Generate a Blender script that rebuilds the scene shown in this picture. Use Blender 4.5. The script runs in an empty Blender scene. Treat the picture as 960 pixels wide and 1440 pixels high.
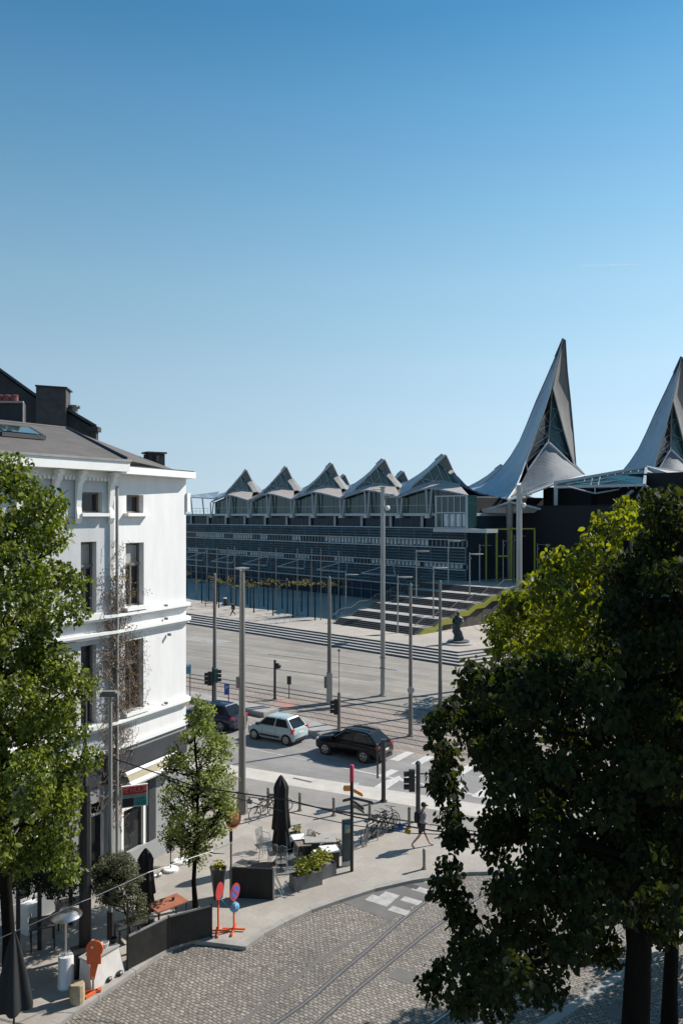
import bpy, bmesh, math, random
import numpy as np
from mathutils import Vector, Matrix
R = random.Random(7)
rng = np.random.default_rng(11)
C = bpy.context.scene.collection
PI = math.pi
H = 13.8; FL = 1120.0; HY = 725.0
def G(px, py, z=0.0):                      # a point of the ground plane z seen at a pixel of the survey photo
    d = (H - z) * FL / (py - HY)
    return Vector(((px - 480) * d / FL, d, z))
def W(px, py, d):                          # a point at a surveyed distance
    return Vector(((px - 480) * d / FL, d, H - (py - HY) * d / FL))
def Zat(py, d): return H - (py - HY) * d / FL
U = Vector((.829, -.559, 0)); V = Vector((.559, .829, 0))
ANG = math.atan2(-.559, .829)

# ------------------------------------------------------------------ materials
def nt(m): m.use_nodes = True; return m.node_tree.nodes, m.node_tree.links
def mat(name, col, rough=.6, metal=0., var=.12, scale=3., bump=0., bscale=40., spec=.5, streak=None, detail=6, rot=0, lanes=None):
    m = bpy.data.materials.new(name); N, L = nt(m); b = N['Principled BSDF']
    b.inputs['Roughness'].default_value = rough; b.inputs['Metallic'].default_value = metal
    b.inputs['Specular IOR Level'].default_value = spec
    tc = N.new('ShaderNodeTexCoord'); mp = N.new('ShaderNodeMapping'); L.new(tc.outputs['Object'], mp.inputs[0])
    mp.inputs['Rotation'].default_value = (0, 0, rot)
    if streak: mp.inputs['Scale'].default_value = streak
    n = N.new('ShaderNodeTexNoise'); n.inputs['Scale'].default_value = scale; n.inputs['Detail'].default_value = detail
    n.inputs['Roughness'].default_value = .65
    L.new(mp.outputs[0], n.inputs['Vector'])
    r = N.new('ShaderNodeMapRange'); r.inputs[1].default_value = .3; r.inputs[2].default_value = .7
    r.inputs[3].default_value = 1 - var; r.inputs[4].default_value = 1 + var
    L.new(n.outputs['Fac'], r.inputs[0])
    h = N.new('ShaderNodeMixRGB'); h.blend_type = 'MULTIPLY'; h.inputs[0].default_value = 1
    if lanes: r = addlanes(N, L, tc, r, lanes)
    h.inputs[1].default_value = (*col, 1); L.new(r.outputs[0], h.inputs[2]); L.new(h.outputs[0], b.inputs['Base Color'])
    if bump:
        n2 = N.new('ShaderNodeTexNoise'); n2.inputs['Scale'].default_value = bscale; n2.inputs['Detail'].default_value = 4
        L.new(tc.outputs['Object'], n2.inputs['Vector'])
        bp = N.new('ShaderNodeBump'); bp.inputs['Strength'].default_value = bump; bp.inputs['Distance'].default_value = .02
        L.new(n2.outputs['Fac'], bp.inputs['Height']); L.new(bp.outputs[0], b.inputs['Normal'])
    return m
def addlanes(N, L, tc, src, lanes):       # long worn streaks along a direction: (rotation, stretch, scale, strength)
    rot, st, scl, amt = lanes
    m2 = N.new('ShaderNodeMapping'); m2.vector_type = 'TEXTURE'; m2.inputs['Rotation'].default_value = (0,0,rot); m2.inputs['Scale'].default_value = (st,1,1)
    L.new(tc.outputs['Object'], m2.inputs[0]); n = N.new('ShaderNodeTexNoise'); n.inputs['Scale'].default_value = scl; n.inputs['Detail'].default_value = 5; n.inputs['Roughness'].default_value = .6
    L.new(m2.outputs[0], n.inputs['Vector']); r = N.new('ShaderNodeMapRange'); r.inputs[1].default_value = .32; r.inputs[2].default_value = .68
    r.inputs[3].default_value = 1 - amt; r.inputs[4].default_value = 1 + amt; L.new(n.outputs['Fac'], r.inputs[0])
    q = N.new('ShaderNodeMath'); q.operation = 'MULTIPLY'; L.new(src.outputs[0], q.inputs[0]); L.new(r.outputs[0], q.inputs[1]); return q
def brickmat(name, c1, c2, mortar, bw, bh, ms, rot, rough=.8, bump=.5, var=.2, vscale=.25, bdist=.02, fine=.12, offset=.5, wob=0, lanes=None):
    m = bpy.data.materials.new(name); N, L = nt(m); b = N['Principled BSDF']; b.inputs['Roughness'].default_value = rough
    tc = N.new('ShaderNodeTexCoord'); mp = N.new('ShaderNodeMapping'); mp.inputs['Rotation'].default_value = (0, 0, rot)
    L.new(tc.outputs['Object'], mp.inputs[0])
    vec = mp.outputs[0]
    if wob:
        wn = N.new('ShaderNodeTexNoise'); wn.inputs['Scale'].default_value = 1.7; wn.inputs['Detail'].default_value = 3; L.new(mp.outputs[0], wn.inputs['Vector'])
        ws = N.new('ShaderNodeVectorMath'); ws.operation = 'SCALE'; ws.inputs['Scale'].default_value = wob; L.new(wn.outputs['Color'], ws.inputs[0])
        wa = N.new('ShaderNodeVectorMath'); L.new(mp.outputs[0], wa.inputs[0]); L.new(ws.outputs[0], wa.inputs[1]); vec = wa.outputs[0]
    t = N.new('ShaderNodeTexBrick'); L.new(vec, t.inputs['Vector'])
    t.inputs['Scale'].default_value = 1; t.inputs['Brick Width'].default_value = bw; t.inputs['Row Height'].default_value = bh
    t.inputs['Mortar Size'].default_value = ms; t.inputs['Mortar Smooth'].default_value = .3; t.offset = offset
    t.inputs['Color1'].default_value = (*c1, 1); t.inputs['Color2'].default_value = (*c2, 1); t.inputs['Mortar'].default_value = (*mortar, 1)
    n = N.new('ShaderNodeTexNoise'); n.inputs['Scale'].default_value = vscale; n.inputs['Detail'].default_value = 7; n.inputs['Roughness'].default_value = .6
    L.new(tc.outputs['Object'], n.inputs['Vector'])
    r = N.new('ShaderNodeMapRange'); r.inputs[1].default_value = .3; r.inputs[2].default_value = .7
    r.inputs[3].default_value = 1 - var; r.inputs[4].default_value = 1 + var; L.new(n.outputs['Fac'], r.inputs[0])
    n3 = N.new('ShaderNodeTexNoise'); n3.inputs['Scale'].default_value = 9; n3.inputs['Detail'].default_value = 4; L.new(tc.outputs['Object'], n3.inputs['Vector'])
    r3 = N.new('ShaderNodeMapRange'); r3.inputs[1].default_value = .3; r3.inputs[2].default_value = .7
    r3.inputs[3].default_value = 1 - fine; r3.inputs[4].default_value = 1 + fine; L.new(n3.outputs['Fac'], r3.inputs[0])
    mm = N.new('ShaderNodeMath'); mm.operation = 'MULTIPLY'; L.new(r.outputs[0], mm.inputs[0]); L.new(r3.outputs[0], mm.inputs[1])
    if lanes:
        mm = addlanes(N, L, tc, mm, lanes)
    h = N.new('ShaderNodeMixRGB'); h.blend_type = 'MULTIPLY'; h.inputs[0].default_value = 1
    L.new(t.outputs['Color'], h.inputs[1]); L.new(mm.outputs[0], h.inputs[2]); L.new(h.outputs[0], b.inputs['Base Color'])
    bp = N.new('ShaderNodeBump'); bp.inputs['Strength'].default_value = bump; bp.inputs['Distance'].default_value = bdist; bp.invert = True
    L.new(t.outputs['Fac'], bp.inputs['Height']); L.new(bp.outputs[0], b.inputs['Normal'])
    return m
def leafmat(name, c1, c2, transl=.4, rough=.5, tcol=None):
    m = bpy.data.materials.new(name); N, L = nt(m); b = N['Principled BSDF']; out = N['Material Output']
    g = N.new('ShaderNodeNewGeometry'); cr = N.new('ShaderNodeValToRGB')
    cr.color_ramp.elements[0].color = (*c1, 1); cr.color_ramp.elements[1].color = (*c2, 1)
    L.new(g.outputs['Random Per Island'], cr.inputs[0]); L.new(cr.outputs[0], b.inputs['Base Color'])
    b.inputs['Roughness'].default_value = rough; b.inputs['Specular IOR Level'].default_value = .25
    tr = N.new('ShaderNodeBsdfTranslucent')
    h = N.new('ShaderNodeMixRGB'); h.blend_type = 'MULTIPLY'; h.inputs[0].default_value = 1
    h.inputs[2].default_value = (*(tcol or (2.6, 2.2, .8)), 1); L.new(cr.outputs[0], h.inputs[1]); L.new(h.outputs[0], tr.inputs[0])
    mx = N.new('ShaderNodeMixShader'); mx.inputs[0].default_value = transl
    L.new(b.outputs[0], mx.inputs[1]); L.new(tr.outputs[0], mx.inputs[2]); L.new(mx.outputs[0], out.inputs[0])
    return m
def glassmat(name, col, rough=.06, spec=.3):
    m = bpy.data.materials.new(name); N, L = nt(m); b = N['Principled BSDF']
    b.inputs['Base Color'].default_value = (*col, 1); b.inputs['Roughness'].default_value = rough
    b.inputs['IOR'].default_value = 1.55; b.inputs['Specular IOR Level'].default_value = spec
    tc = N.new('ShaderNodeTexCoord'); n = N.new('ShaderNodeTexNoise'); n.inputs['Scale'].default_value = .9
    L.new(tc.outputs['Object'], n.inputs['Vector'])
    bp = N.new('ShaderNodeBump'); bp.inputs['Strength'].default_value = .15; bp.inputs['Distance'].default_value = .05
    L.new(n.outputs['Fac'], bp.inputs['Height']); L.new(bp.outputs[0], b.inputs['Normal'])
    return m
M = {}
M['cobble'] = brickmat('cobble_setts', (.275,.25,.22), (.165,.145,.125), (.085,.075,.065), .17, .105, .016, -ANG, bump=.8, var=.2, vscale=.35, bdist=.02, fine=.38, wob=.2)
M['slab'] = brickmat('pavement_slabs', (.345,.315,.28), (.305,.278,.248), (.26,.235,.205), .6, .6, .006, -ANG, bump=.25, var=.14, vscale=.5, fine=.07)
M['plaza'] = brickmat('plaza_paving', (.27,.245,.215), (.225,.205,.18), (.17,.155,.135), 3.2, 1.1, .03, -ANG, bump=.1, var=.14, vscale=.18, fine=.08, lanes=(ANG-.06, 14, .9, .15))
M['upperplaza'] = brickmat('platform_paving', (.40,.36,.315), (.36,.325,.285), (.27,.24,.21), 1.2, 1.2, .015, -ANG, bump=.1, var=.13, vscale=.15, fine=.05)
M['trambrick'] = brickmat('tram_bed_paving', (.30,.245,.21), (.235,.20,.175), (.12,.1,.09), .5, .25, .02, -ANG, bump=.3, var=.2, vscale=.25, fine=.15, lanes=(ANG, 18, 1.3, .2))
M['asphalt'] = mat('asphalt', (.225,.218,.212), .85, var=.14, scale=.6, bump=.5, bscale=60, lanes=(ANG+.04, 16, 1.1, .17))
M['asphalt2'] = mat('worn_asphalt', (.235,.222,.205), .85, var=.12, scale=.8, bump=.3, bscale=60, lanes=(ANG+.08, 10, 1.2, .08))
M['asphalt3'] = mat('dark_asphalt', (.13,.125,.12), .85, var=.18, scale=1.2, bump=.3, bscale=60)
M['concrete'] = mat('pale_concrete', (.46,.43,.395), .8, var=.13, scale=1.3, bump=.2, bscale=30)
M['concrete2'] = mat('grey_concrete', (.30,.29,.275), .8, var=.2, scale=1.3, bump=.2, bscale=30)
M['kerb'] = mat('kerb_bluestone', (.29,.275,.255), .75, var=.2, scale=2)
M['bluestone'] = mat('dark_bluestone', (.09,.095,.10), .7, var=.25, scale=2)
M['step'] = mat('step_stone', (.36,.34,.32), .7, var=.15, scale=1)
M['paint'] = mat('road_paint', (.50,.49,.47), .7, var=.2, scale=4)
M['paintworn'] = mat('worn_road_paint', (.36,.355,.34), .8, var=.25, scale=3)
M['redpave'] = mat('red_paving', (.34,.19,.15), .8, var=.2, scale=2)
M['rail'] = mat('rail_steel', (.34,.31,.30), .5, .8, var=.15, scale=3)
M['railside'] = mat('rail_edge', (.065,.058,.055), .7, var=.2, scale=5)
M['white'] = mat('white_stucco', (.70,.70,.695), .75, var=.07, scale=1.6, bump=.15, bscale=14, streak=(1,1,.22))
M['whiteA'] = mat('streaked_shaded_stucco', (.50,.51,.52), .8, var=.11, scale=1.6, streak=(1,1,.25), bump=.12, bscale=14)  # grime streaks; base greyer, the left wall's weaker light put into the colour
M['trim'] = mat('white_trim', (.78,.78,.76), .6, var=.05, scale=2)
M['greystucco'] = mat('grey_stucco', (.27,.28,.29), .8, var=.12, scale=.7, bump=.1, bscale=12)
M['darkband'] = mat('dark_fascia', (.035,.038,.045), .6, var=.2, scale=2)
M['roof'] = mat('slate_roof', (.105,.092,.085), .8, var=.22, scale=1.2, bump=.5, bscale=9, rot=0)
M['tar'] = mat('tarred_wall', (.022,.023,.026), .75, var=.4, scale=1.5, bump=.3, bscale=8)
M['chim'] = mat('chimney_brick', (.05,.047,.05), .85, var=.35, scale=3, bump=.5, bscale=12)
M['pot'] = mat('clay_pot', (.19,.05,.045), .7)
M['void'] = mat('dark_interior', (.012,.012,.014), .9, var=.1)
M['glass'] = glassmat('window_glass', (.02,.022,.026))
M['glass2'] = glassmat('green_glass', (.022,.06,.062), .05, .3)
M['glass3'] = glassmat('blue_glass', (.015,.035,.055), .2, .12)
M['bright_pane'] = mat('bright_pane_panel', (.50,.56,.58), .7, var=.25, scale=.9)  # pale panels; bright interior and reflection in the panes put into the colour
M['curtain'] = mat('curtain_cloth', (.30,.29,.27), .85, var=.2, scale=4)
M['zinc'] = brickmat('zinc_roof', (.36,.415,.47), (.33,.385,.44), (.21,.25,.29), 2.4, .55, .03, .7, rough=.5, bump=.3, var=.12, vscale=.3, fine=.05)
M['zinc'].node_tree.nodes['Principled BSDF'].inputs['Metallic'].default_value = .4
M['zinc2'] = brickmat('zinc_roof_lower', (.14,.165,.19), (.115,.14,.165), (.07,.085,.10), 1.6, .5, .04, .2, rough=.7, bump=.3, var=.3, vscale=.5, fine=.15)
M['under'] = mat('timber_grey_soffit', (.135,.132,.128), .8, var=.3, scale=1.6, streak=(1,1,.15))
M['apron'] = mat('pale_roof_apron', (.34,.30,.28), .8, var=.1, scale=.8)
M['louvre'] = mat('blue_green_louvre', (.125,.185,.215), .5, .1, var=.3, scale=.25)
M['facadedark'] = mat('dark_facade', (.028,.045,.056), .5, var=.3, scale=.4)
M['facadelight'] = mat('light_concrete_ledge', (.42,.44,.45), .65, var=.12)
M['strut'] = mat('painted_steel_strut', (.38,.42,.44), .5, .1, var=.1)
M['yellow'] = mat('yellow_green_paint', (.24,.25,.025), .6, var=.12)
M['galv'] = mat('galvanised_steel', (.36,.36,.355), .42, .55, var=.15, scale=2, streak=(1,1,.2))
M['polegrey'] = mat('grey_pole_paint', (.19,.18,.165), .55, .2, var=.2, scale=2, streak=(1,1,.2))
M['poledark'] = mat('dark_pole_paint', (.05,.052,.055), .5, .2, var=.2, scale=2)
M['poleblack'] = mat('black_pole_paint', (.016,.016,.017), .45, var=.2)
M['black'] = mat('black_fabric', (.006,.006,.007), .75, var=.35, scale=6, bump=.3, bscale=8)
M['greyfab'] = mat('slate_fabric', (.010,.012,.014), .85, var=.3, scale=5)
M['blackwood'] = mat('black_stained_wood', (.010,.009,.009), .7, var=.4, scale=5, streak=(1,1,.1))
M['steelscreen'] = mat('dark_steel_screen', (.028,.028,.027), .5, .35, var=.35, scale=2.2)
M['wood'] = mat('weathered_wood', (.19,.15,.115), .75, var=.3, scale=5)
M['stump'] = mat('cut_log', (.36,.28,.18), .8, var=.2, scale=6)
M['redwood'] = mat('red_brown_tabletop', (.33,.12,.07), .55, var=.2, scale=3)
M['orange'] = mat('orange_plastic', (.66,.11,.025), .55, var=.2, scale=9)
M['orange2'] = mat('faded_orange_sign', (.75,.32,.08), .5, var=.08)
M['red'] = mat('red_sign', (.40,.03,.03), .5, var=.1)
M['pink'] = mat('crimson_cap', (.55,.04,.10), .5, var=.1)
M['teal'] = mat('teal_sign', (.01,.19,.20), .5, var=.1)
M['blue'] = mat('blue_sign', (.03,.10,.42), .5, var=.1)
M['ltblue'] = mat('light_blue_plastic', (.12,.30,.46), .5, var=.15, scale=8)
M['signwhite'] = mat('white_sign', (.72,.72,.70), .5, var=.05)
M['signpanel'] = mat('glass_info_panel', (.05,.075,.085), .4, var=.3, scale=1.2)
M['rust'] = mat('rusty_back', (.20,.07,.03), .6, .3, var=.3, scale=5)
M['mirror'] = mat('convex_mirror', (.25,.27,.2), .15, 1., var=.4, scale=3)
M['planter'] = mat('grey_planter', (.15,.15,.148), .7, var=.2, scale=3)
M['chrome'] = mat('brushed_steel', (.6,.6,.6), .3, 1., var=.08)
M['heater'] = mat('white_enamel', (.66,.66,.67), .35, .1, var=.05)
M['cream'] = mat('cream_canvas', (.33,.29,.19), .8, var=.1)
M['tyre'] = mat('tyre_rubber', (.014,.014,.014), .8)
M['rim'] = mat('alloy_rim', (.5,.5,.5), .35, .8)
M['mint'] = mat('pale_mint_paint', (.38,.48,.50), .28, .0, var=.02)
M['cblack'] = mat('black_car_paint', (.003,.003,.004), .1, .0, var=.05, spec=.3)
M['cblue'] = mat('navy_car_paint', (.012,.022,.05), .2, .1, var=.05, spec=.8)
M['carglass'] = glassmat('car_glass', (.012,.014,.016), .04)
M['tail'] = mat('tail_light', (.45,.01,.02), .2)
M['lamp'] = mat('clear_lamp', (.5,.5,.5), .15, .3)
M['plate'] = mat('number_plate', (.7,.69,.6), .5)
M['plateor'] = mat('orange_plate', (.6,.25,.04), .5)
M['greentl'] = mat('dark_teal_housing', (.02,.10,.09), .45)
M['bark'] = mat('bark', (.009,.0075,.006), .95, spec=.1, var=.4, scale=4, bump=.8, bscale=9, streak=(1,1,.3))
M['barkpale'] = mat('pale_bark', (.11,.095,.075), .9, var=.3, scale=6, bump=.4)
M['twig'] = mat('dry_vine_twig', (.17,.125,.095), .9, var=.3)
M['leafR'] = leafmat('leaf_dark', (.007,.011,.0035), (.017,.025,.007), .20, .8, (8.,7.,1.3))  # shaded front of the right-hand crown, its darkness put into the leaf colour
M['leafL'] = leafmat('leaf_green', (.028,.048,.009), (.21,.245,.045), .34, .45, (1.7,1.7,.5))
M['leafS'] = leafmat('leaf_small_tree', (.10,.14,.04), (.30,.335,.12), .42, .5, (1.6,1.6,.8))
M['leafM'] = leafmat('leaf_lit_tree', (.022,.034,.006), (.095,.112,.018), .48, .5, (4.2,3.8,.7))  # lighter leaves, sunlight on the crown put into the colour
M['olive'] = leafmat('leaf_olive', (.055,.06,.035), (.16,.165,.09), .2, .6, (1.6,1.6,1.))
M['pollard'] = leafmat('leaf_pollard', (.12,.10,.04), (.27,.235,.09), .4, .6, (1.6,1.5,.9))
M['shrub'] = leafmat('leaf_yellow_shrub', (.13,.15,.015), (.38,.36,.04), .3, .6, (1.4,1.4,.8))
M['ivy'] = leafmat('leaf_dark_evergreen', (.015,.022,.012), (.03,.04,.02), .15, .6, (1.6,1.6,.9))
M['rustleaf'] = leafmat('leaf_russet', (.12,.06,.03), (.22,.19,.06), .3, .6, (1.4,1.3,.9))
M['flower'] = leafmat('orange_flowers', (.45,.16,.03), (.5,.35,.1), .2, .6, (1.2,1.2,1.))
M['skin'] = mat('skin', (.42,.25,.18), .6, var=.05)
M['hoodie'] = mat('grey_hoodie', (.18,.195,.225), .85, var=.15, scale=8)
M['shorts'] = mat('dark_shorts', (.02,.022,.03), .85)
M['cap'] = mat('black_cap', (.012,.012,.014), .8)
M['shoe'] = mat('grey_shoe', (.3,.31,.33), .7)
M['bronze'] = mat('dark_bronze', (.035,.05,.06), .45, .6, var=.35, scale=3)
M['contrail'] = bpy.data.materials.new('contrail_vapour'); _N, _L = nt(M['contrail']); _t = _N.new('ShaderNodeBsdfTranslucent'); _t.inputs[0].default_value = (.95,.95,.95,1)
_x = _N.new('ShaderNodeBsdfTransparent'); _m = _N.new('ShaderNodeMixShader'); _m.inputs[0].default_value = .22; _L.new(_x.outputs[0], _m.inputs[1]); _L.new(_t.outputs[0], _m.inputs[2]); _L.new(_m.outputs[0], _N['Material Output'].inputs[0])

# ------------------------------------------------------------------ mesh builder
class MB:
    def __init__(s): s.v = []; s.f = []; s.mi = []; s.cm = 0
    def add(s, vs, fs):
        o = len(s.v); s.v += [tuple(p) for p in vs]; s.f += [tuple(i + o for i in f) for f in fs]; s.mi += [s.cm] * len(fs); return s
    def quad(s, *p): return s.add(p, [tuple(range(len(p)))])
    def box(s, c, sz, rz=0, tilt=None):
        cx, cy, cz = c; hx, hy, hz = sz[0] / 2, sz[1] / 2, sz[2] / 2; m = Matrix.Rotation(rz, 3, 'Z')
        if tilt is not None: m = m @ tilt
        vs = [m @ Vector((x, y, z)) + Vector(c) for x in (-hx, hx) for y in (-hy, hy) for z in (-hz, hz)]
        return s.add(vs, [(0,1,3,2),(4,6,7,5),(0,4,5,1),(2,3,7,6),(0,2,6,4),(1,5,7,3)])
    def beam(s, a, b, w, h=None, up=(0,0,1)):
        a = Vector(a); b = Vector(b); h = h or w; d = (b - a).normalized(); u = Vector(up)
        if abs(d.dot(u)) > .98: u = Vector((1, 0, 0))
        x = d.cross(u).normalized() * w / 2; y = x.cross(d).normalized() * h / 2
        vs = [p + i * x + j * y for p in (a, b) for i, j in ((-1,-1),(1,-1),(1,1),(-1,1))]
        return s.add(vs, [(3,2,1,0),(4,5,6,7),(0,1,5,4),(1,2,6,5),(2,3,7,6),(3,0,4,7)])
    def tube(s, pts, rs, n=8, cap=True):
        pts = [Vector(p) for p in pts]
        if not hasattr(rs, '__len__'): rs = [rs] * len(pts)
        rings = []; prev = None
        for i, p in enumerate(pts):
            d = (pts[min(i + 1, len(pts) - 1)] - pts[max(i - 1, 0)])
            d = d.normalized() if d.length > 1e-9 else Vector((0,0,1))
            if prev is None: x = d.cross(Vector((0, 0, 1)) if abs(d.z) < .95 else Vector((1, 0, 0))).normalized()
            else:
                x = (prev - d * prev.dot(d)); x = x.normalized() if x.length > 1e-6 else d.orthogonal().normalized()
            prev = x; y = d.cross(x)
            rings.append([p + (x * math.cos(2*PI*k/n) + y * math.sin(2*PI*k/n)) * rs[i] for k in range(n)])
        vs = [q for r in rings for q in r]; fs = []
        for i in range(len(pts) - 1):
            for k in range(n): fs.append((i*n+k, i*n+(k+1)%n, (i+1)*n+(k+1)%n, (i+1)*n+k))
        if cap and n > 2: fs.append(tuple(range(n-1, -1, -1))); fs.append(tuple((len(pts)-1)*n+k for k in range(n)))
        return s.add(vs, fs)
    def lathe(s, prof, c=(0,0,0), n=16, sx=1, sy=1, star=0, nst=6):
        vs = []; fs = []
        for r, z in prof:
            for k in range(n):
                a = 2*PI*k/n; q = r * (1 + star * math.cos(nst * a)); vs.append((c[0]+q*math.cos(a)*sx, c[1]+q*math.sin(a)*sy, c[2]+z))
        for i in range(len(prof)-1):
            for k in range(n): fs.append((i*n+k, i*n+(k+1)%n, (i+1)*n+(k+1)%n, (i+1)*n+k))
        fs.append(tuple(range(n-1,-1,-1))); fs.append(tuple((len(prof)-1)*n+k for k in range(n)))
        return s.add(vs, fs)
    def prism(s, poly, z0, z1):
        n = len(poly); vs = [(p[0], p[1], z0) for p in poly] + [(p[0], p[1], z1) for p in poly]
        area = sum(poly[i][0]*poly[(i+1)%n][1]-poly[(i+1)%n][0]*poly[i][1] for i in range(n))
        fs = [tuple(range(n-1,-1,-1)), tuple(range(n, 2*n))] + [(i, (i+1)%n, (i+1)%n+n, i+n) for i in range(n)]
        if area < 0: fs = [tuple(reversed(f)) for f in fs]
        return s.add(vs, fs)
    def loft(s, curves, thick=0, off=None):
        n = len(curves[0]); m = len(curves); vs = [Vector(p) for c in curves for p in c]
        fs = [(j*n+i, j*n+i+1, (j+1)*n+i+1, (j+1)*n+i) for j in range(m-1) for i in range(n-1)]
        s.add(vs, fs)
        if thick:
            o = Vector(off) * thick; s.add([p + o for p in vs], [tuple(reversed(f)) for f in fs])
            bl = [(0, i) for i in range(n)] + [(j, n-1) for j in range(1, m)] + [(m-1, i) for i in range(n-2,-1,-1)] + [(j, 0) for j in range(m-2,0,-1)]
            ring = [vs[j*n+i] for j, i in bl]; k = len(ring)
            s.add(ring + [p + o for p in ring], [(i, (i+1)%k, (i+1)%k+k, i+k) for i in range(k)])
        return s
    def sph(s, c, r, n=10, m=7, sz=1):
        return s.lathe([(r*math.sin(PI*i/m)+1e-4, -r*sz*math.cos(PI*i/m)) for i in range(m+1)], c, n)
    def build(s, name, m, parent=None, smooth=False, loc=None, world=False, ang=None):
        me = bpy.data.meshes.new(name)
        off = Vector(loc) if (loc is not None and world) else Vector((0,0,0))
        if world and parent is not None: off = parent.location
        me.from_pydata([tuple(Vector(p) - off) for p in s.v], [], s.f)
        for q in (m if isinstance(m, (list, tuple)) else [m]): me.materials.append(q)
        if isinstance(m, (list, tuple)): me.polygons.foreach_set('material_index', s.mi)
        if smooth: me.polygons.foreach_set('use_smooth', [True]*len(s.f))
        me.update()
        if smooth and ang: me.set_sharp_from_angle(angle=math.radians(ang))
        o = bpy.data.objects.new(name, me); C.objects.link(o)
        if parent is not None: o.parent = parent
        elif loc is not None: o.location = loc
        return o
def tag(o, label=None, cat=None, group=None, kind=None):
    if label: o['label'] = label
    if cat: o['category'] = cat
    if group: o['group'] = group
    if kind: o['kind'] = kind
    return o
def thing(name, label, cat, loc, rz=0, group=None):
    o = bpy.data.objects.new(name, None); C.objects.link(o); o.location = loc; o.rotation_euler = (0,0,rz)
    o.empty_display_size = .3
    return tag(o, label, cat, group)
def dup(root, loc, rz=None, label=None, sc=None):
    r = root.copy(); C.objects.link(r); r.location = loc
    if rz is not None: r.rotation_euler = (0, 0, rz)
    if sc: r.scale = (sc, sc, sc)
    if label: r['label'] = label
    kids = [o for o in ALL() if o.parent == root]
    for ch in kids:
        c = ch.copy(); C.objects.link(c); c.parent = r
        for g in [o for o in ALL() if o.parent == ch]:
            d = g.copy(); C.objects.link(d); d.parent = c
    return r
def ALL(): return list(C.objects)
def struct(name, mb, m, **k):
    o = mb.build(name, m, **k); o['kind'] = 'structure'; return o
def textmesh(name, txt, size, m, parent, loc, rot, ext=.004, align='CENTER', sx=1):
    cu = bpy.data.curves.new(name, 'FONT'); cu.body = txt; cu.size = size; cu.extrude = ext; cu.align_x = align; cu.align_y = 'CENTER'
    ob = bpy.data.objects.new(name + '_src', cu); C.objects.link(ob)
    bpy.context.view_layer.update()
    me = bpy.data.meshes.new_from_object(ob.evaluated_get(bpy.context.evaluated_depsgraph_get()))
    bpy.data.objects.remove(ob); me.materials.clear(); me.materials.append(m)
    o = bpy.data.objects.new(name, me); C.objects.link(o); o.parent = parent; o.location = loc; o.rotation_euler = rot; o.scale = (sx,1,1)
    return o
def interp(y, tab):
    ys = [a for a, b in tab]; xs = [b for a, b in tab]; return float(np.interp(y, ys, xs))

# ------------------------------------------------------------------ leaves and trees
def leafcloud(name, clumps, per, size, m, parent, droop=.5, flat=.85, shell=2.2, aspect=.62, jit=.25):
    cs = []
    for (c, r) in clumps:
        k = max(6, int(per * r * r))
        d = rng.normal(size=(k, 3)); d /= np.linalg.norm(d, axis=1)[:, None]
        rad = r * rng.random(k) ** (1 / shell); d *= rad[:, None]; d[:, 2] *= flat
        cs.append(d + np.array(c))
    P = np.concatenate(cs); n = len(P)
    sz = size * (1 + jit * rng.normal(size=n)).clip(.5, 1.6)
    ax = rng.normal(size=(n, 3)); ax[:, 2] = -np.abs(ax[:, 2]) * droop - droop * .5 + rng.normal(size=n) * .25
    ax /= np.linalg.norm(ax, axis=1)[:, None]
    up = rng.normal(size=(n, 3)) * .8; up[:, 2] += 1
    sd = np.cross(ax, up); sd /= np.linalg.norm(sd, axis=1)[:, None]; nm = np.cross(sd, ax)
    L = sz[:, None]; w = L * aspect / 2
    b = P; t = P + ax * L - nm * L * .12
    l1 = P + ax * L * .28 - sd * w * .85 + nm * L * .06; l2 = P + ax * L * .66 - sd * w * .9 + nm * L * .03
    r1 = P + ax * L * .28 + sd * w * .85 + nm * L * .06; r2 = P + ax * L * .66 + sd * w * .9 + nm * L * .03
    v = np.stack([b, l1, l2, t, r2, r1], 1).reshape(-1, 3) - np.array(parent.location if parent else (0,0,0))
    idx = np.arange(n) * 6
    f = np.stack([idx, idx+1, idx+2, idx+3, idx, idx+3, idx+4, idx+5], 1).reshape(-1)
    me = bpy.data.meshes.new(name); me.vertices.add(n*6); me.vertices.foreach_set('co', v.astype(np.float32).ravel())
    me.loops.add(n*8); me.loops.foreach_set('vertex_index', f.astype(np.int32))
    me.polygons.add(n*2); me.polygons.foreach_set('loop_start', (np.arange(n*2)*4).astype(np.int32))
    me.update(calc_edges=True); me.materials.append(m)
    o = bpy.data.objects.new(name, me); C.objects.link(o); o.parent = parent
    return o
def limb(mb, a, b, r0, r1, n=7, wob=.12):
    a = Vector(a); b = Vector(b); L = (b - a).length; pts = []; rs = []
    k = 5
    for i in range(k + 1):
        t = i / k; p = a.lerp(b, t) + Vector((0, 0, -.08 * L * math.sin(PI * t)))
        if 0 < i < k: p += Vector([R.gauss(0, wob * L / 5) for _ in range(3)])
        pts.append(p); rs.append(r0 + (r1 - r0) * t)
    mb.tube(pts, rs, n)
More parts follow.
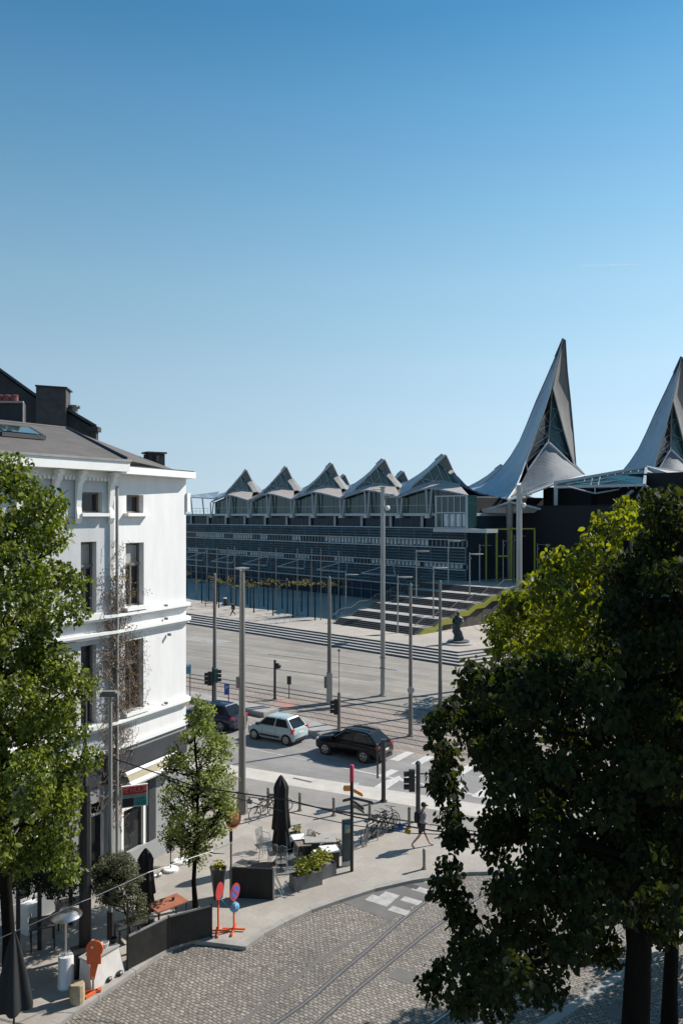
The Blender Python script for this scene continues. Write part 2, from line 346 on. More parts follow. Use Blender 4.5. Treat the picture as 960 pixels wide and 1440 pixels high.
def tree(name, label, cat, base, top, tr, clumps, per, size, lm, bm, group=None, nb=40, leafk={}, start=.35, sub=True):
    t = thing(name, label, cat, base, 0, group); base = Vector(base); top = Vector(top)
    mb = MB(); pts = []; rs = []
    for i in range(9):
        q = i / 8; pts.append(base.lerp(top, q) + Vector((R.gauss(0,.05), R.gauss(0,.05), 0)) * (0 if i == 0 else 1)); rs.append(tr * (1.25 if i == 0 else 1) * (1 - .72 * q))
    mb.tube(pts, rs, 12)
    cl = sorted(clumps, key=lambda c: -c[1])[:nb]
    for c, r in cl:
        c = Vector(c); hz = c.z - (Vector((c.x, c.y, 0)) - Vector((base.x, base.y, 0))).length * .55
        q = min(.97, max(start, (hz - base.z) / (top.z - base.z))); a = base.lerp(top, q)
        limb(mb, a, c, tr * (1 - .72 * q) * .42, .02, 6)
        if sub:
            for _ in range(3):
                e = c + Vector([R.gauss(0, r * .6) for _ in range(3)]); limb(mb, a.lerp(c, .6), e, .03, .008, 4)
    mb.build('trunk', bm, t, smooth=True, world=True)
    leafcloud('crown', clumps, per, size, lm, t, **leafk)
    return t
# ================================================================== ground and streets
def ext(a, b, ea, eb):
    a = Vector(a); b = Vector(b); d = (b - a).normalized(); return a - d * ea, b + d * eb
struct('ground', MB().quad((-1500,-300,-.03),(1500,-300,-.03),(1500,3000,-.03),(-1500,3000,-.03)), M['plaza'])
def sheet(name, pts, z, m, thick=0):
    mb = MB(); pts = [(p[0], p[1]) for p in pts]
    if thick: mb.prism(pts, z - thick, z)
    else:
        n = len(pts); ar = sum(pts[i][0]*pts[(i+1)%n][1]-pts[(i+1)%n][0]*pts[i][1] for i in range(n))
        if ar < 0: pts = pts[::-1]
        mb.quad(*[(p[0], p[1], z) for p in pts])
    return struct(name, mb, m)
def strip_pts(a, b, w):
    a = Vector(a); b = Vector(b); d = (b - a).normalized(); n = Vector((-d.y, d.x, 0)) * w / 2
    return [a + n, b + n, b - n, a - n]
# cobbled street in front
cob = [(-18, 4), (-15.6, 7.9), G(81,1440), G(237,1333), G(345,1331), G(400,1296), G(478,1264), G(528,1249), G(581,1237), G(700,1216), G(900,1195), (40,38), (40,-12), (-18,-12)]
sheet('cobbled_street', cob, 0, M['cobble'])
sheet('crossing_asphalt', [G(476,1267), G(510,1280), G(549,1295), G(585,1270), G(613,1254), G(690,1216), G(620,1229), G(581,1237.5), G(528,1250)], .004, M['asphalt3'])
for i, (x, y) in enumerate([(593,1252),(578,1267),(561,1281),(606,1240)]):
    c = G(x, y); sheet('crossing_marking', strip_pts(c - U*.36, c + U*.36, .36), .008, M['paintworn'])
for (x, y, w) in [(531,1268,.9),(545,1262,.6)]:
    c = G(x, y); sheet('worn_marking', strip_pts(c - V*.15, c + V*.35, w), .008+.004*(w<.8), M['paintworn'])
# pavement slab
side = [(-16.5,6.5), G(81,1440,.12), G(237,1333,.12), G(270,1321,.12), G(345,1331,.12), G(372,1312,.12), G(400,1297,.12), G(438,1279,.12), G(478,1265,.12), G(528,1249,.12), G(581,1237,.12), G(660,1226,.12), G(820,1222,.12),
        G(830,1202,.12), G(680,1172,.12), G(610,1161,.12), G(480,1143,.12), G(419,1131,.12), G(346,1121,.12), G(200,1099,.12), (-30,48), (-45,20)]
sheet('pavement', side, .12, M['slab'], .16)
# kerb stones along the front edge, 3 mm proud
kb = MB(); kp = [Vector((-16.5,6.5,0))] + [Vector((p[0], p[1], 0)) for p in side[1:13]]
for a, b in zip(kp, kp[1:]):
    d = (b - a).normalized(); n = Vector((-d.y, d.x, 0)) * .13; L = (b - a).length; k = max(1, int(L / 1.1))
    for i in range(k):
        p = a + d * (L * i / k + .01); q = a + d * (L * (i + 1) / k - .01)
        kb.prism([(v.x, v.y) for v in (p - n*.15, q - n*.15, q + n*1.7, p + n*1.7)], -.02, .125 + R.uniform(-.002,.002))
struct('kerb', kb, M['kerb'])
# bike path and pale kerb strip (long bands beside the road)
def line2(p, q, e0=60, e1=40): return ext(G(*p), G(*q), e0, e1)
l1a, l1b = line2((346,1121),(600,1160)); l2a, l2b = line2((346,1096),(600,1139)); l3a, l3b = line2((346,1081),(600,1121))
lu = (G(484,1080) - G(353,1053)).normalized(); l4m = G(452,1040.5); l4a, l4b = l4m - lu*70, l4m + lu*45
sheet('bike_path', [l1a, l1b, l2b, l2a], .065, M['asphalt2'], .09)
sheet('kerb_strip', [l2a, l2b, l3b, l3a], .07, M['concrete'], .09)
sheet('road', [l3a, l3b, l4b, l4a], 0, M['asphalt'])
# lane line, stop triangle, zebra blocks
d0, d1 = G(353,1053), G(484,1080); dv = (d1 - d0).normalized()
sheet('lane_line', strip_pts(d0 - dv*30, d0 + dv*9.2, .13), .004, M['paintworn'])
sheet('lane_line', strip_pts(d0 + dv*7.2, d0 + dv*16, .15), .006, M['paint'])
sheet('road_triangle', [G(512,1117), G(536,1100), G(561,1091), G(565,1095), G(540,1112), G(536,1120)], .004, M['paint'])
sheet('road_triangle', [G(505,1100), G(470,1103), G(500,1113)], .004, M['paintworn'])
for i in range(7):
    c = G(556, 1068) + U * (i * 1.35) ; sheet('zebra_marking', strip_pts(c - V*.2, c + V*1.7, .55), .005, M['paint'])
for i in range(7):
    c = G(560, 1080) + U * (i * 1.35) - V*1.6; sheet('zebra_marking', strip_pts(c - V*.2, c + V*1.2, .5), .005, M['paint'])
# tram bed and rails across the square
t1m = G(463,985); t1a, t1b = t1m - lu*80, t1m + lu*60
sheet('tram_bed', [l4a, l4b, t1b, t1a], -.01, M['trambrick'])
def pathstrip(mb, pts, w, z):
    for i in range(len(pts) - 1):
        a, b = pts[i], pts[i+1]; d0 = (pts[i+1]-pts[max(i-1,0)]).normalized(); d1 = (pts[min(i+2,len(pts)-1)]-pts[i]).normalized()
        n0 = Vector((-d0.y,d0.x,0))*w/2; n1 = Vector((-d1.y,d1.x,0))*w/2; zz = Vector((0,0,z))
        mb.quad(a-n0+zz, b-n1+zz, b+n1+zz, a+n0+zz)
def rail(pts, w=.06, wo=.17, z=0.004):
    P = [Vector((p[0], p[1], 0)) for p in pts]; f = []
    for i in range(len(P)-1):
        for k in range(6): f.append(P[i].lerp(P[i+1], k/6))
    f.append(P[-1])
    for _ in range(6): f = [f[0]] + [(f[i-1]+f[i]*2+f[i+1])/4 for i in range(1,len(f)-1)] + [f[-1]]
    a = MB(); pathstrip(a, f, wo, z); struct('rail_bed', a, M['railside'])
    b = MB(); pathstrip(b, f, w, z + .006); struct('tram_rail', b, M['rail'])
def back(a, b, s): a = Vector((a[0],a[1],0)); b = Vector((b[0],b[1],0)); return a + (a-b).normalized()*s
rr = [G(386,1440),G(432,1409),G(473,1372),G(521,1333),G(560,1297),G(611,1258),G(660,1226),G(740,1185)]
rail([back(rr[0],rr[1],9)] + rr)
rr2 = [G(446,1440),G(500,1393),G(528,1370),G(581,1327),G(602,1310),G(650,1276),G(700,1245),G(790,1200)]
rail([back(rr2[0],rr2[1],9)] + rr2, w=.05)
rr3 = [G(608,1440),G(680,1389),G(760,1330),G(850,1265),G(960,1200)]
rail([back(rr3[0],rr3[1],7)] + rr3, w=.07)
rr4 = [G(672,1440),G(745,1392),G(820,1345),G(900,1290),G(990,1240)]
rail([back(rr4[0],rr4[1],7)] + rr4, w=.05)
g = MB(); gp = [G(337,1440),G(397,1391),G(450,1349),G(500,1319),G(549,1296)]; pathstrip(g, [back(gp[0],gp[1],9)]+[Vector((p.x,p.y,0)) for p in gp], .15, .003); struct('gutter', g, M['asphalt3'])
g = MB(); gp = [G(768,1440),G(865,1375),G(930,1330),G(1000,1290)]; pathstrip(g, [back(gp[0],gp[1],7)]+[Vector((p.x,p.y,0)) for p in gp], .3, .003); struct('gutter', g, M['concrete2'])
for y0 in (968, 974, 980, 988, 995, 1002, 1008, 1014):
    c = G(400, y0); g = MB(); pathstrip(g, [c - U*60, c, c + U*40], .15, 0); struct('tram_rail', g, M['railside'])
sheet('manhole_cover', strip_pts(G(565,1372)-U*.35, G(565,1372)+U*.35, .6), .006, M['asphalt3'])
sheet('manhole_cover', strip_pts(G(868,1425)-U*.3, G(868,1425)+U*.3, .6), .006, M['asphalt3'])
sheet('drain_grate', strip_pts(G(571,1244)-U*.5, G(571,1244)+U*.5, .3), .009, M['railside'])
sheet('drain_grate', strip_pts(G(425,1097,.07)-U*.6, G(425,1097,.07)+U*.6, .18), .075, M['bluestone'])
sheet('pavement_grate', strip_pts(G(344,1213,.12)-U*.3, G(344,1213,.12)+U*.3, .4), .128, M['railside'])
sheet('red_paving', [G(384,985),G(408,985),G(420,995),G(398,998)], -.006, M['redpave'])
# long worn stripes over the square
for (x, y, w, L, m) in [(300,905,.35,26,'concrete2'),(420,925,.3,22,'concrete2'),(520,938,.4,24,'concrete2'),(350,935,.3,20,'concrete2'),(470,952,.35,20,'concrete2'),(600,958,.3,22,'concrete2'),(330,958,.25,16,'asphalt2')]:
    c = G(x, y); sheet('plaza_stripe', strip_pts(c - U*L/2, c + U*L/2, w), -.024, M[m])
sheet('plaza_stripe', strip_pts(G(290,900)-U*3, G(290,900)+U*3, 2.2), -.02, M['concrete2'])
# raised medians beside the tram bed
for (a, b, w, nm) in [((371,1009),(215,975),1.5,'a'),((449,1039),(392,1020),1.7,'b')]:
    A = G(*a); B = G(*b); d = (A-B).normalized(); n = Vector((-d.y,d.x,0)) * w
    if n.y < 0: n = -n
    mb = MB(); mb.prism([(p.x,p.y) for p in (B, A, A+n, B+n)], -.03, .30); mb.prism([(p.x,p.y) for p in (B-d*0+n*.04, A-d*.06+n*.04, A-d*.06+n*.96, B+n*.96)], .30, .325)
    struct('tram_median', mb, M['concrete2'])
# broad steps up to the platform
S0, S1, S2 = G(258,876), G(647,937), G(760,921)
sd = (S1 - S0).normalized(); S0 = S0 - sd * 45
sn = Vector((-sd.y, sd.x, 0)); sn = sn if sn.y > 0 else -sn
rd = (S2 - S1).normalized(); rn = Vector((-rd.y, rd.x, 0))
ln = Vector((rd.x, rd.y, 0)); S2 = S1 + rd * 60
if rn.dot(Vector((-1,1,0))) < 0: rn = -rn
def inset(k):                              # corner of the k-th step line
    p0 = S0 + sn * k; q0 = S1 + rn * k
    # intersection of line p0+sd*s and q0+rd*t
    det = sd.x * (-rd.y) + sd.y * rd.x; dx, dy = q0.x - p0.x, q0.y - p0.y
    s = (dx * (-rd.y) + dy * rd.x) / det
    c = p0 + sd * s; return p0, c, q0 + rd * 60
FAR = [(80, 210), (-90, 210)]
for k in range(5):
    a, c, b = inset(k * .62)
    sheet('plaza_step', [a, c, b, *FAR], .16 * (k + 1) - .035, M['bluestone'], .15)
    sheet('plaza_step_tread', [a, c, b, *FAR], .16 * (k + 1), M['step' if k < 4 else 'upperplaza'], .036)
PZ = .8
# grand staircase up to the court entrance
st = thing('grand_staircase', 'broad stone staircase with shade-darkened flights, pale landings and yellow-green zigzag side below the court entrance', 'staircase', G(469,877,PZ))
SL, SR = G(469,877,PZ), G(583,893,PZ); SL.z = SR.z = 0
sa = (SR - SL); SWD = sa.length; sa.normalize(); sb = Vector((-sa.y, sa.x, 0))
NF, RUN, RISE = 6, 3.1, 4.0/24
def sp(a, b, z): return SL + sa * a + sb * b + Vector((0,0,z))
land = MB(); fl = MB(); side_pts = []
z = PZ; b0 = 0
for f in range(NF):
    for r in range(4):
        z += RISE; fl.prism([(q.x,q.y) for q in (sp(0,b0,0), sp(SWD,b0,0), sp(SWD,b0+.34,0), sp(0,b0+.34,0))], PZ-.02, z - .03)
        (land if r == 3 else fl).prism([(q.x,q.y) for q in (sp(-.01,b0-.02,0), sp(SWD+.01,b0-.02,0), sp(SWD+.01,b0+.335,0), sp(-.01,b0+.335,0))], z - .03, z)
        side_pts.append((b0, z)); b0 += .34
    e = b0 + RUN - 4*.34
    land.prism([(q.x,q.y) for q in (sp(0,b0-.01,0), sp(SWD,b0-.01,0), sp(SWD,e,0), sp(0,e,0))], z - .12, z - .001)
    fl.prism([(q.x,q.y) for q in (sp(.02,b0,0), sp(SWD-.02,b0,0), sp(SWD-.02,e,0), sp(.02,e,0))], PZ - .02, z - .12)
    side_pts.append((b0, z)); b0 = e; side_pts.append((b0, z))
fl.build('stair_flight', M['blackwood'] if 0 else mat('shaded_stair_stone', (.07,.062,.058), .8, var=.3, scale=2), st, world=True)  # riser shade put into the dark flight colour
land.build('landing', M['step'], st, world=True)
TZ = z; BE = b0
y = MB()
zig = [(0, PZ)] + [(b, zz) for b, zz in side_pts]
key = [(0.2, PZ-.1)]
for f in range(NF): key += [(f*RUN+1.5, PZ+.66*(f+1)-.15), (f*RUN+RUN, PZ+.66*(f+1)-.15)]
for (ba, za), (bb, zb) in zip(key, key[1:]):
    y.add([sp(SWD+.05,ba,za-.5), sp(SWD+.05,bb,zb-.5), sp(SWD+.05,bb,zb), sp(SWD+.05,ba,za), sp(SWD+.3,ba,za-.5), sp(SWD+.3,bb,zb-.5), sp(SWD+.3,bb,zb), sp(SWD+.3,ba,za)],
          [(0,1,2,3),(7,6,5,4),(0,4,5,1),(2,6,7,3),(1,5,6,2),(0,3,7,4)])
y.build('stringer', M['yellow'], st, world=True)
def handrail(a, zoff=0):
    mb = MB(); pr = None
    for f in range(NF):
        for (b, zz) in ((f*RUN, PZ+.66*f), (f*RUN+1.4, PZ+.66*(f+1)), (f*RUN+RUN, PZ+.66*(f+1))):
            p = sp(a, b, zz+1.05)
            if pr is not None and (p-pr).length > .05:
                mb.beam(pr, p, .06); mb.beam(pr-Vector((0,0,.9)), p-Vector((0,0,.9)), .04)
                k = max(1, int((p-pr).length/.3))
                for i in range(k): q = pr.lerp(p, i/k); mb.beam(q, q-Vector((0,0,.95)), .03)
            pr = p
    return mb
handrail(-.1).build('handrail', M['polegrey'], st, world=True)
handrail(SWD-.05).build('handrail', M['polegrey'], st, world=True)
handrail(SWD*.62).build('handrail', M['polegrey'], st, world=True) if 0 else None
# terrace in front of the entrance
tt = [sp(0,BE,0), sp(SWD,BE,0), sp(SWD+34,BE,0), sp(SWD+34,BE+16,0), sp(-2,BE+16,0)]
sheet('entrance_terrace', tt, TZ, M['upperplaza'], .5)
sheet('terrace_wall', [sp(.3,BE+.3,0), sp(SWD+33,BE+.3,0), sp(SWD+33,BE+15,0), sp(-1.7,BE+15,0)], TZ-.5, M['facadedark'], 3.5)

# ================================================================== the court building
F0 = Vector((-1.75, 130.9, 0)); LT = Vector((-.661, .75, 0)); LN = Vector((.75, .661, 0))
def F(t, n, z): return F0 + LT * t + LN * n + Vector((0,0,z))
def TN(px, py, n):
    r = (px - 480) / FL; t = (-1.75 + .75*n - r*(130.9 + .661*n)) / (.661 + .75*r)
    p = F(t, n, 0); return Vector((p.x, p.y, Zat(py, p.y)))
def Tof(p): return (p - F0).dot(LT)
law = thing('courthouse', 'long dark blue-green louvred courthouse with a row of swept metal roof peaks and tall spires', 'building', F(10, 0, PZ))
TL, TR = 62, -28.6
def band(t0, t1, n0, n1, z0, z1, name, m, mb=None):
    q = mb or MB(); ps = [F(t0,n0,0), F(t1,n0,0), F(t1,n1,0), F(t0,n1,0)]; q.prism([(p.x,p.y) for p in ps], z0, z1)
    if mb is None: q.build(name, m, law, world=True)
band(TL, TR, .6, 30, PZ-.3, 13.75, 'wall', M['facadedark'])
TU = 37.2
band(TU, TR, 1.6, 30, 13.75, 16.3, 'upper_wall', M['void'])
band(TL+1, TR-.4, -.35, 30, 13.75, 14.15, 'ledge', M['facadelight'])
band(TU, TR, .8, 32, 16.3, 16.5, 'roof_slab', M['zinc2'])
for (z0, z1) in ((10.4,12.05),(7.15,9.35),(3.7,6.3)):
    mb = MB(); z = z0
    while z < z1:
        a, b = F(TL,-.12,z), F(TR,-.12,z); c, d = F(TR,.3,z+.2), F(TL,.3,z+.2)
        mb.add([a,b,c,d,a-Vector((0,0,.04)),b-Vector((0,0,.04)),c-Vector((0,0,.04)),d-Vector((0,0,.04))],[(0,1,2,3),(7,6,5,4),(0,4,5,1),(2,6,7,3)]); z += .42
    for t in np.arange(TR, TL, 3.2): mb.beam(F(t,-.2,z0-.05), F(t,-.2,z1), .07)
    mb.build('louvre_band', M['louvre'], law, world=True)
band(TL, TR, .42, .5, .9, 13.7, 'glazing', M['glass3'])
for z in (12.05, 10.42, 9.32, 7.16, 6.25, 3.6):
    mb = MB(); mb.beam(F(TR,-.22,z), F(TL,-.22,z), .10, .12); mb.build('floor_edge', M['strut'], law, world=True)
for t in np.arange(TR+14, TL, 10.5):
    mb = MB(); p, q, r_ = F(t,-.2,6.6), F(t+3.6,-3.4,5.1), F(t-3.6,-3.4,5.1); mb.beam(p,q,.12); mb.beam(p,r_,.12); mb.beam(q,r_,.12); mb.build('canopy_rod', M['facadelight'], law, world=True)
for (z0, z1) in ((9.4,10.4),(6.3,7.1)):
    mb = MB(); t = TR + 1
    while t < TL:
        run = R.choice([1,2,3,5,8]); on = R.random() < .6; mb = MB()
        for _ in range(run):
            if on: mb.add([F(t,.36,z0+R.choice([0,.1,.3])), F(t+.62,.36,z0+.05), F(t+.62,.36,z1-.05), F(t,.36,z1-.05)], [(0,1,2,3)])
            t += .8
        if mb.v: mb.build('bright_pane', M['bright_pane'], law, world=True)
    mb = MB()
    for t in np.arange(TR, TL, .8): mb.beam(F(t,.1,z0), F(t,.1,z1), .07)
    mb.build('window_fins', M['strut'], law, world=True)['kind'] = 'stuff'
# recessed gallery with pale pillars
for t in np.arange(TR+2, TL, 6.45):
    mb = MB(); mb.beam(F(t,.15,12.05), F(t,.15,13.75), .5, .35); mb.build('pillar', M['facadelight'], law, world=True)
for t in np.arange(TR, TL, 2.15): MB().beam(F(t,.38,12.1), F(t,.38,13.7), .06).build('gallery_mullion', M['louvre'], law, world=True)
# ground storey
mb = MB()
for t in np.arange(TR, TL, 2.15): mb.beam(F(t,.3,.8), F(t,.3,3.7), .12)
mb.beam(F(TR,.25,2.3), F(TL,.25,2.3), .1); mb.build('base_mullion', M['louvre'], law, world=True)
# one gable unit, traced once and repeated every 12.9 m
SP = 12.9
C1 = [(471, 688, 10.4), (481, 686, 9.9), (490, 683, 9.4), (499, 679, 8.6), (510, 671, 7.4), (520, 662.5, 6.4), (527.5, 654, 5.6), (536.5, 644.5, 5.1)]
C2 = [(480, 699, 0.5), (487, 696, 1.6), (497, 690.6, 3.6), (502.5, 682.5, 3.7), (510, 676, 3.8), (520, 666, 3.9), (529, 657, 4.0), (540, 646, 4.2)]
AP = [(497, 690.6, 3.65), (506, 687.5, 3.7), (515, 684, 3.7), (526, 680.5, 3.8), (537.5, 680, 3.8), (547.5, 683, 3.7), (556, 684.5, 3.6)]
EV = [(480,700,-.6),(496,694,-.6),(506,691,-.6),(515,688.5,-.6),(527.5,690,-.6),(542.5,693.5,-.6),(563,698.5,-.6)]
RO = [(541, 646.5, 4.4), (545, 655, 4.8), (549, 664, 5.2), (554, 674, 5.6), (559, 684, 6.0)]
RI = [(530, 656, 4.1), (536.5, 662, 4.15), (543, 669, 4.1), (550, 676.5, 4.0), (556, 684.5, 3.7)]
def unit(k, dn=0, dt=None):
    s = LT * (k * SP if dt is None else dt) + LN * dn
    q = lambda l: [TN(*p) + s for p in l]
    c1, c2, ap, ev, ro, ri = map(q, (C1, C2, AP, EV, RO, RI))
    mid = [a.lerp(b, .5) + Vector((0,0,-.12)) for a, b in zip(c1, c2)]
    MB().loft([c1, mid, c2], .22, (0,0,-1)).build('roof_shell', M['zinc'], law, smooth=True, world=True, ang=40)
    rim = MB(); rim.tube([p + Vector((0,0,.08)) for p in c2[2:]], .09, 5); rim.tube([c1[-1], c1[-1].lerp(c1[-2], .9) + Vector((0,0,.1))], .07, 5)
    rim.tube([p + Vector((0,0,.05)) for p in ro], .1, 5); rim.build('roof_rim', M['facadelight'], law, world=True)
    m2 = [a.lerp(b, .5) - Vector((0,0,.05)) for a, b in zip(ap, ev)]
    MB().loft([ap, m2, ev], .25, (0,0,-1)).build('roof_apron', M['apron'], law, smooth=True, world=True, ang=40)
    e = MB(); e.tube([p + LN*(-.05) + Vector((0,0,-.1)) for p in ev], .11, 6); e.build('eave', M['zinc'], law, world=True)
    MB().loft([ri, ro], .2, LN).build('roof_wing', M['under'], law, smooth=True, world=True, ang=40)
    # glass gable
    topc = c2[2:] ; g = MB()
    tp = [c2[2], c2[3], c2[4], c2[5], c2[6], ri[1].lerp(ri[2], .3), ri[-1]]
    g.loft([[p + LN*.1 for p in tp], [p + LN*.1 for p in ap]]); g.build('gable_glass', M['glass2'], law, world=True)
    b = MB()
    for i in range(1, 6): b.beam(tp[i], ap[i], .055)
    b.beam(tp[2], ap[3], .055); b.beam(tp[5], ap[3], .055); b.tube(ap, .07, 5); b.build('gable_truss', M['strut'], law, world=True)
    # closing shells down to the back
    top = c1 + ro[1:]; n = len(top); tl, tr = Tof(top[0]) , Tof(top[-1])
    bk = [F(tl + (tr - tl) * i / (n-1), 15 + dn, 16.6) for i in range(n)]
    m3 = [a.lerp(b, .5) + Vector((0,0,-.9 * max(0, (a.z-16.6)/5))) for a, b in zip(top, bk)]
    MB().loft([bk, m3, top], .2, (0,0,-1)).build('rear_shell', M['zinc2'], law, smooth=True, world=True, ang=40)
    # glazed storey under the eave with raking struts
    if dn == 0:
        g = MB(); e2 = [p + LN * .8 - Vector((0,0,.2)) for p in ev]; g.loft([e2, [Vector((p.x,p.y,14.15)) for p in e2]]); g.build('upper_glazing', M['glass2'], law, world=True)
        b = MB()
        for i in range(6):
            t = i/5*(len(ev)-1); j = min(int(t), len(ev)-2); p = ev[j].lerp(ev[j+1], t-j) + LN*.7; b.beam(Vector((p.x,p.y,14.15)), Vector((p.x,p.y,p.z-.25)), .05)
        b.beam(Vector((e2[0].x,e2[0].y,15.3))-LN*.1, Vector((e2[-1].x,e2[-1].y,15.3))-LN*.1, .05)
        b.build('glazing_bar', M['strut'], law, world=True)
        for j in (0, 3):
            s_ = MB(); p = ev[j] + LN*.1; f = Vector((p.x, p.y, 13.7)) - LN*.1
            for w in (-.55, .55): s_.beam(f + LT*w*.35, Vector((p.x,p.y,p.z-.25)) + LT*w, .24, .22)
            s_.box((f.x, f.y, 13.72), (.9,.6,.6), math.atan2(LT.y, LT.x)); s_.build('strut', M['strut'], law, world=True)
        if k == 3: pass
for k in (3, 2, 1, 0, -1): unit(k)
unit(0, dn=27, dt=40.); unit(0, dn=26, dt=8.5); unit(0, dn=27, dt=22.); unit(0, dn=26, dt=-4.)
tg = MB(); e_ = [TN(262,699.5,-1), TN(275,699,-1), TN(290,700,-.8), TN(305,701,-.6)]; f_ = [TN(262,697,6), TN(275,695.5,6), TN(290,693.5,6.5), TN(308,691,7)]
tg.loft([f_, e_], .2, (0,0,-1)); tg.build('roof_tongue', M['zinc'], law, world=True)
for px in (268, 284): p = TN(px,696,-.5); MB().beam(p, Vector((p.x,p.y,14.1)) - LT*.8, .18).build('strut', M['strut'], law, world=True)
mb = MB()
for i in range(16): p = F(TU + .6 + i*1.5, .1, 14.15); mb.beam(p, p + Vector((0,0,1.1)), .05)
mb.beam(F(TU+.4,.1,15.25), F(TL,.1,15.25), .06); mb.beam(F(TU+.4,.1,14.7), F(TL,.1,14.7), .04); mb.build('balustrade', M['strut'], law, world=True)
# stepped glass bay at the end of the wing
bx = MB(); 
p0, p1 = TN(613,745,-1.2), TN(656,745,-1.2); t0, t1 = Tof(p0), Tof(p1)
band(t0, t1, -1.2, .9, 12.0, 16.6, 'bay_glass', M['glass2'])
band(t0+.3, t1-3.6, -1.5, .9, 11.5, 12.0, 'bay_floor', M['facadelight'])
mb = MB()
for i in range(6): t = t0 + (t1-t0)*i/5; mb.beam(F(t,-1.25,12), F(t,-1.25,16.6), .12 if i not in (0,5) else .3)
for z in (12.1, 14.2, 16.5): mb.beam(F(t0,-1.27,z), F(t1,-1.27,z), .16)
mb.build('bay_frame', M['strut'], law, world=True)
mb = MB()
for i in range(4): mb.add([F(t0-1.5-i*1.1,-1.22,12.3),F(t0-2.4-i*1.1,-1.22,12.3),F(t0-2.4-i*1.1,-1.22,14),F(t0-1.5-i*1.1,-1.22,14)],[(0,1,2,3)])
mb.build('bright_pane', M['bright_pane'], law, world=True)
# entrance hall, set back and dark
band(-30, -84, 9, 34, .8, 15.2, 'hall_wall', M['void'])
mb = MB()
for t in np.arange(-84, -30, 2.4): mb.beam(F(t,8.9,4.8), F(t,8.9,15), .15)
for z in (7.6, 10.4): mb.beam(F(-84,8.85,z), F(-30,8.85,z), .18)
mb.build('hall_mullion', M['louvre'], law, world=True)
band(-30, -84, 8.7, 8.8, 4.8, 15, 'hall_glazing', M['void'])
def WQ(l, d): return [W(a, b, d) for a, b in l]
mb = MB(); mb.loft([[W(664,718.5,112), W(697,711,111), W(716,704,108), W(750,712,110), W(778,718.5,112)], [W(664,719.5,118), W(697,719,118), W(716,719,118), W(750,719,118), W(778,719.5,118)]], .3, (0,0,-1))
mb.quad(W(664,718.5,112), W(697,711,111), W(716,704,108), W(750,712,110), W(778,718.5,112), W(778,720.5,112), W(716,722,111), W(664,720.5,112)); mb.build('pale_soffit', M['facadelight'], law, world=True)
mb = MB(); a = W(716,706,109); mb.tube([a, Vector((a.x,a.y,TZ))], [.5, .3], 10); mb.build('entrance_column', M['polegrey'], law, world=True)
mb = MB(); mb.beam(W(778,719,112), W(905,722,110), 1.2, .35); mb.build('hall_beam', M['facadelight'], law, world=True)
mb = MB(); mb.beam(W(680,707,113), W(672,742,113), .3); mb.build('strut', M['strut'], law, world=True)
# yellow-green door frames
def frame(pxa, pxb, pyt, d, mid=None, w=.2):
    mb = MB(); a, b = W(pxa,pyt,d), W(pxb,pyt,d); z0 = TZ
    for p in (a, b): mb.beam(Vector((p.x,p.y,z0)), p, w)
    mb.beam(a - Vector((w/2,0,0)), b + Vector((w/2,0,0)), w)
    if mid: p, q = W(pxa,mid,d), W(pxb,mid,d); mb.beam(p, q, w)
    mb.build('door_frame', M['yellow'], law, world=True)
frame(698,717.5,744,108,782); frame(683,697.3,744,108.6,None,.18); frame(718.5,751,743.5,107.5,None,.18)
# glass roof of the hall with its struts
can = MB(); A = W(779,680,112); B = W(908,657.5,112); Cc = W(905,682,104); D = W(960,664,118); E = W(1010,690,104); Fq = W(1050,668,118)
can.loft([[A, A.lerp(B,.5), B], [A.lerp(Cc,.02)-Vector((0,0,.4)), A.lerp(Cc,.5)-Vector((0,0,.4)), Cc]], .15, (0,0,-1)); can.build('hall_roof_glass', M['glass2'], law, world=True)
mb = MB(); mb.beam(A, B, .5, .6); mb.beam(A-Vector((0,0,.5)), Cc, .35); mb.beam(B, Cc, .35); mb.beam(B, E, .5); mb.beam(B, D, .4)
for i in range(1, 12): mb.beam(A.lerp(B,i/12), A.lerp(Cc,i/12)-Vector((0,0,.4)), .12)
for k in (.3,.6): mb.beam(A.lerp(A.lerp(Cc,.5),k), B.lerp(Cc,k), .1)
mb.build('roof_beam', M['strut'], law, world=True)
MB().loft([[B, D, Fq], [Cc.lerp(B,.75), E.lerp(D,.55), E+Vector((6,0,1))]], .3, (0,0,-1)).build('hall_roof_panel', M['apron'], law, world=True)
mb = MB(); p = W(781,682,112); mb.beam(p, W(780.5,714,112), .45); mb.build('strut', M['strut'], law, world=True)
mb = MB(); a, b, c, d = W(797,684,108), W(836,694,108), W(870,688,107), W(889,690,106); e = W(836,684,108)
mb.tube([a,b], .1, 5); mb.tube([b,c], .1, 5); mb.tube([b,e], .08, 5); mb.tube([d, W(862,712,109)], .22, 6); mb.tube([W(905,682,105), W(930,700,104)], .2, 6); mb.tube([W(905,682,105), W(895,700,106)], .15, 6); mb.build('truss', M['strut'], law, world=True)
band(-30, -38, 16, 40, 15.2, 18.0, 'hall_upper_shade_box', M['void'])  # dark boxes added to fill the shade beneath the spire eave
band(-38, -100, 17, 40, 15.25, 19.5, 'hall_upper_shade_box', M['void'])
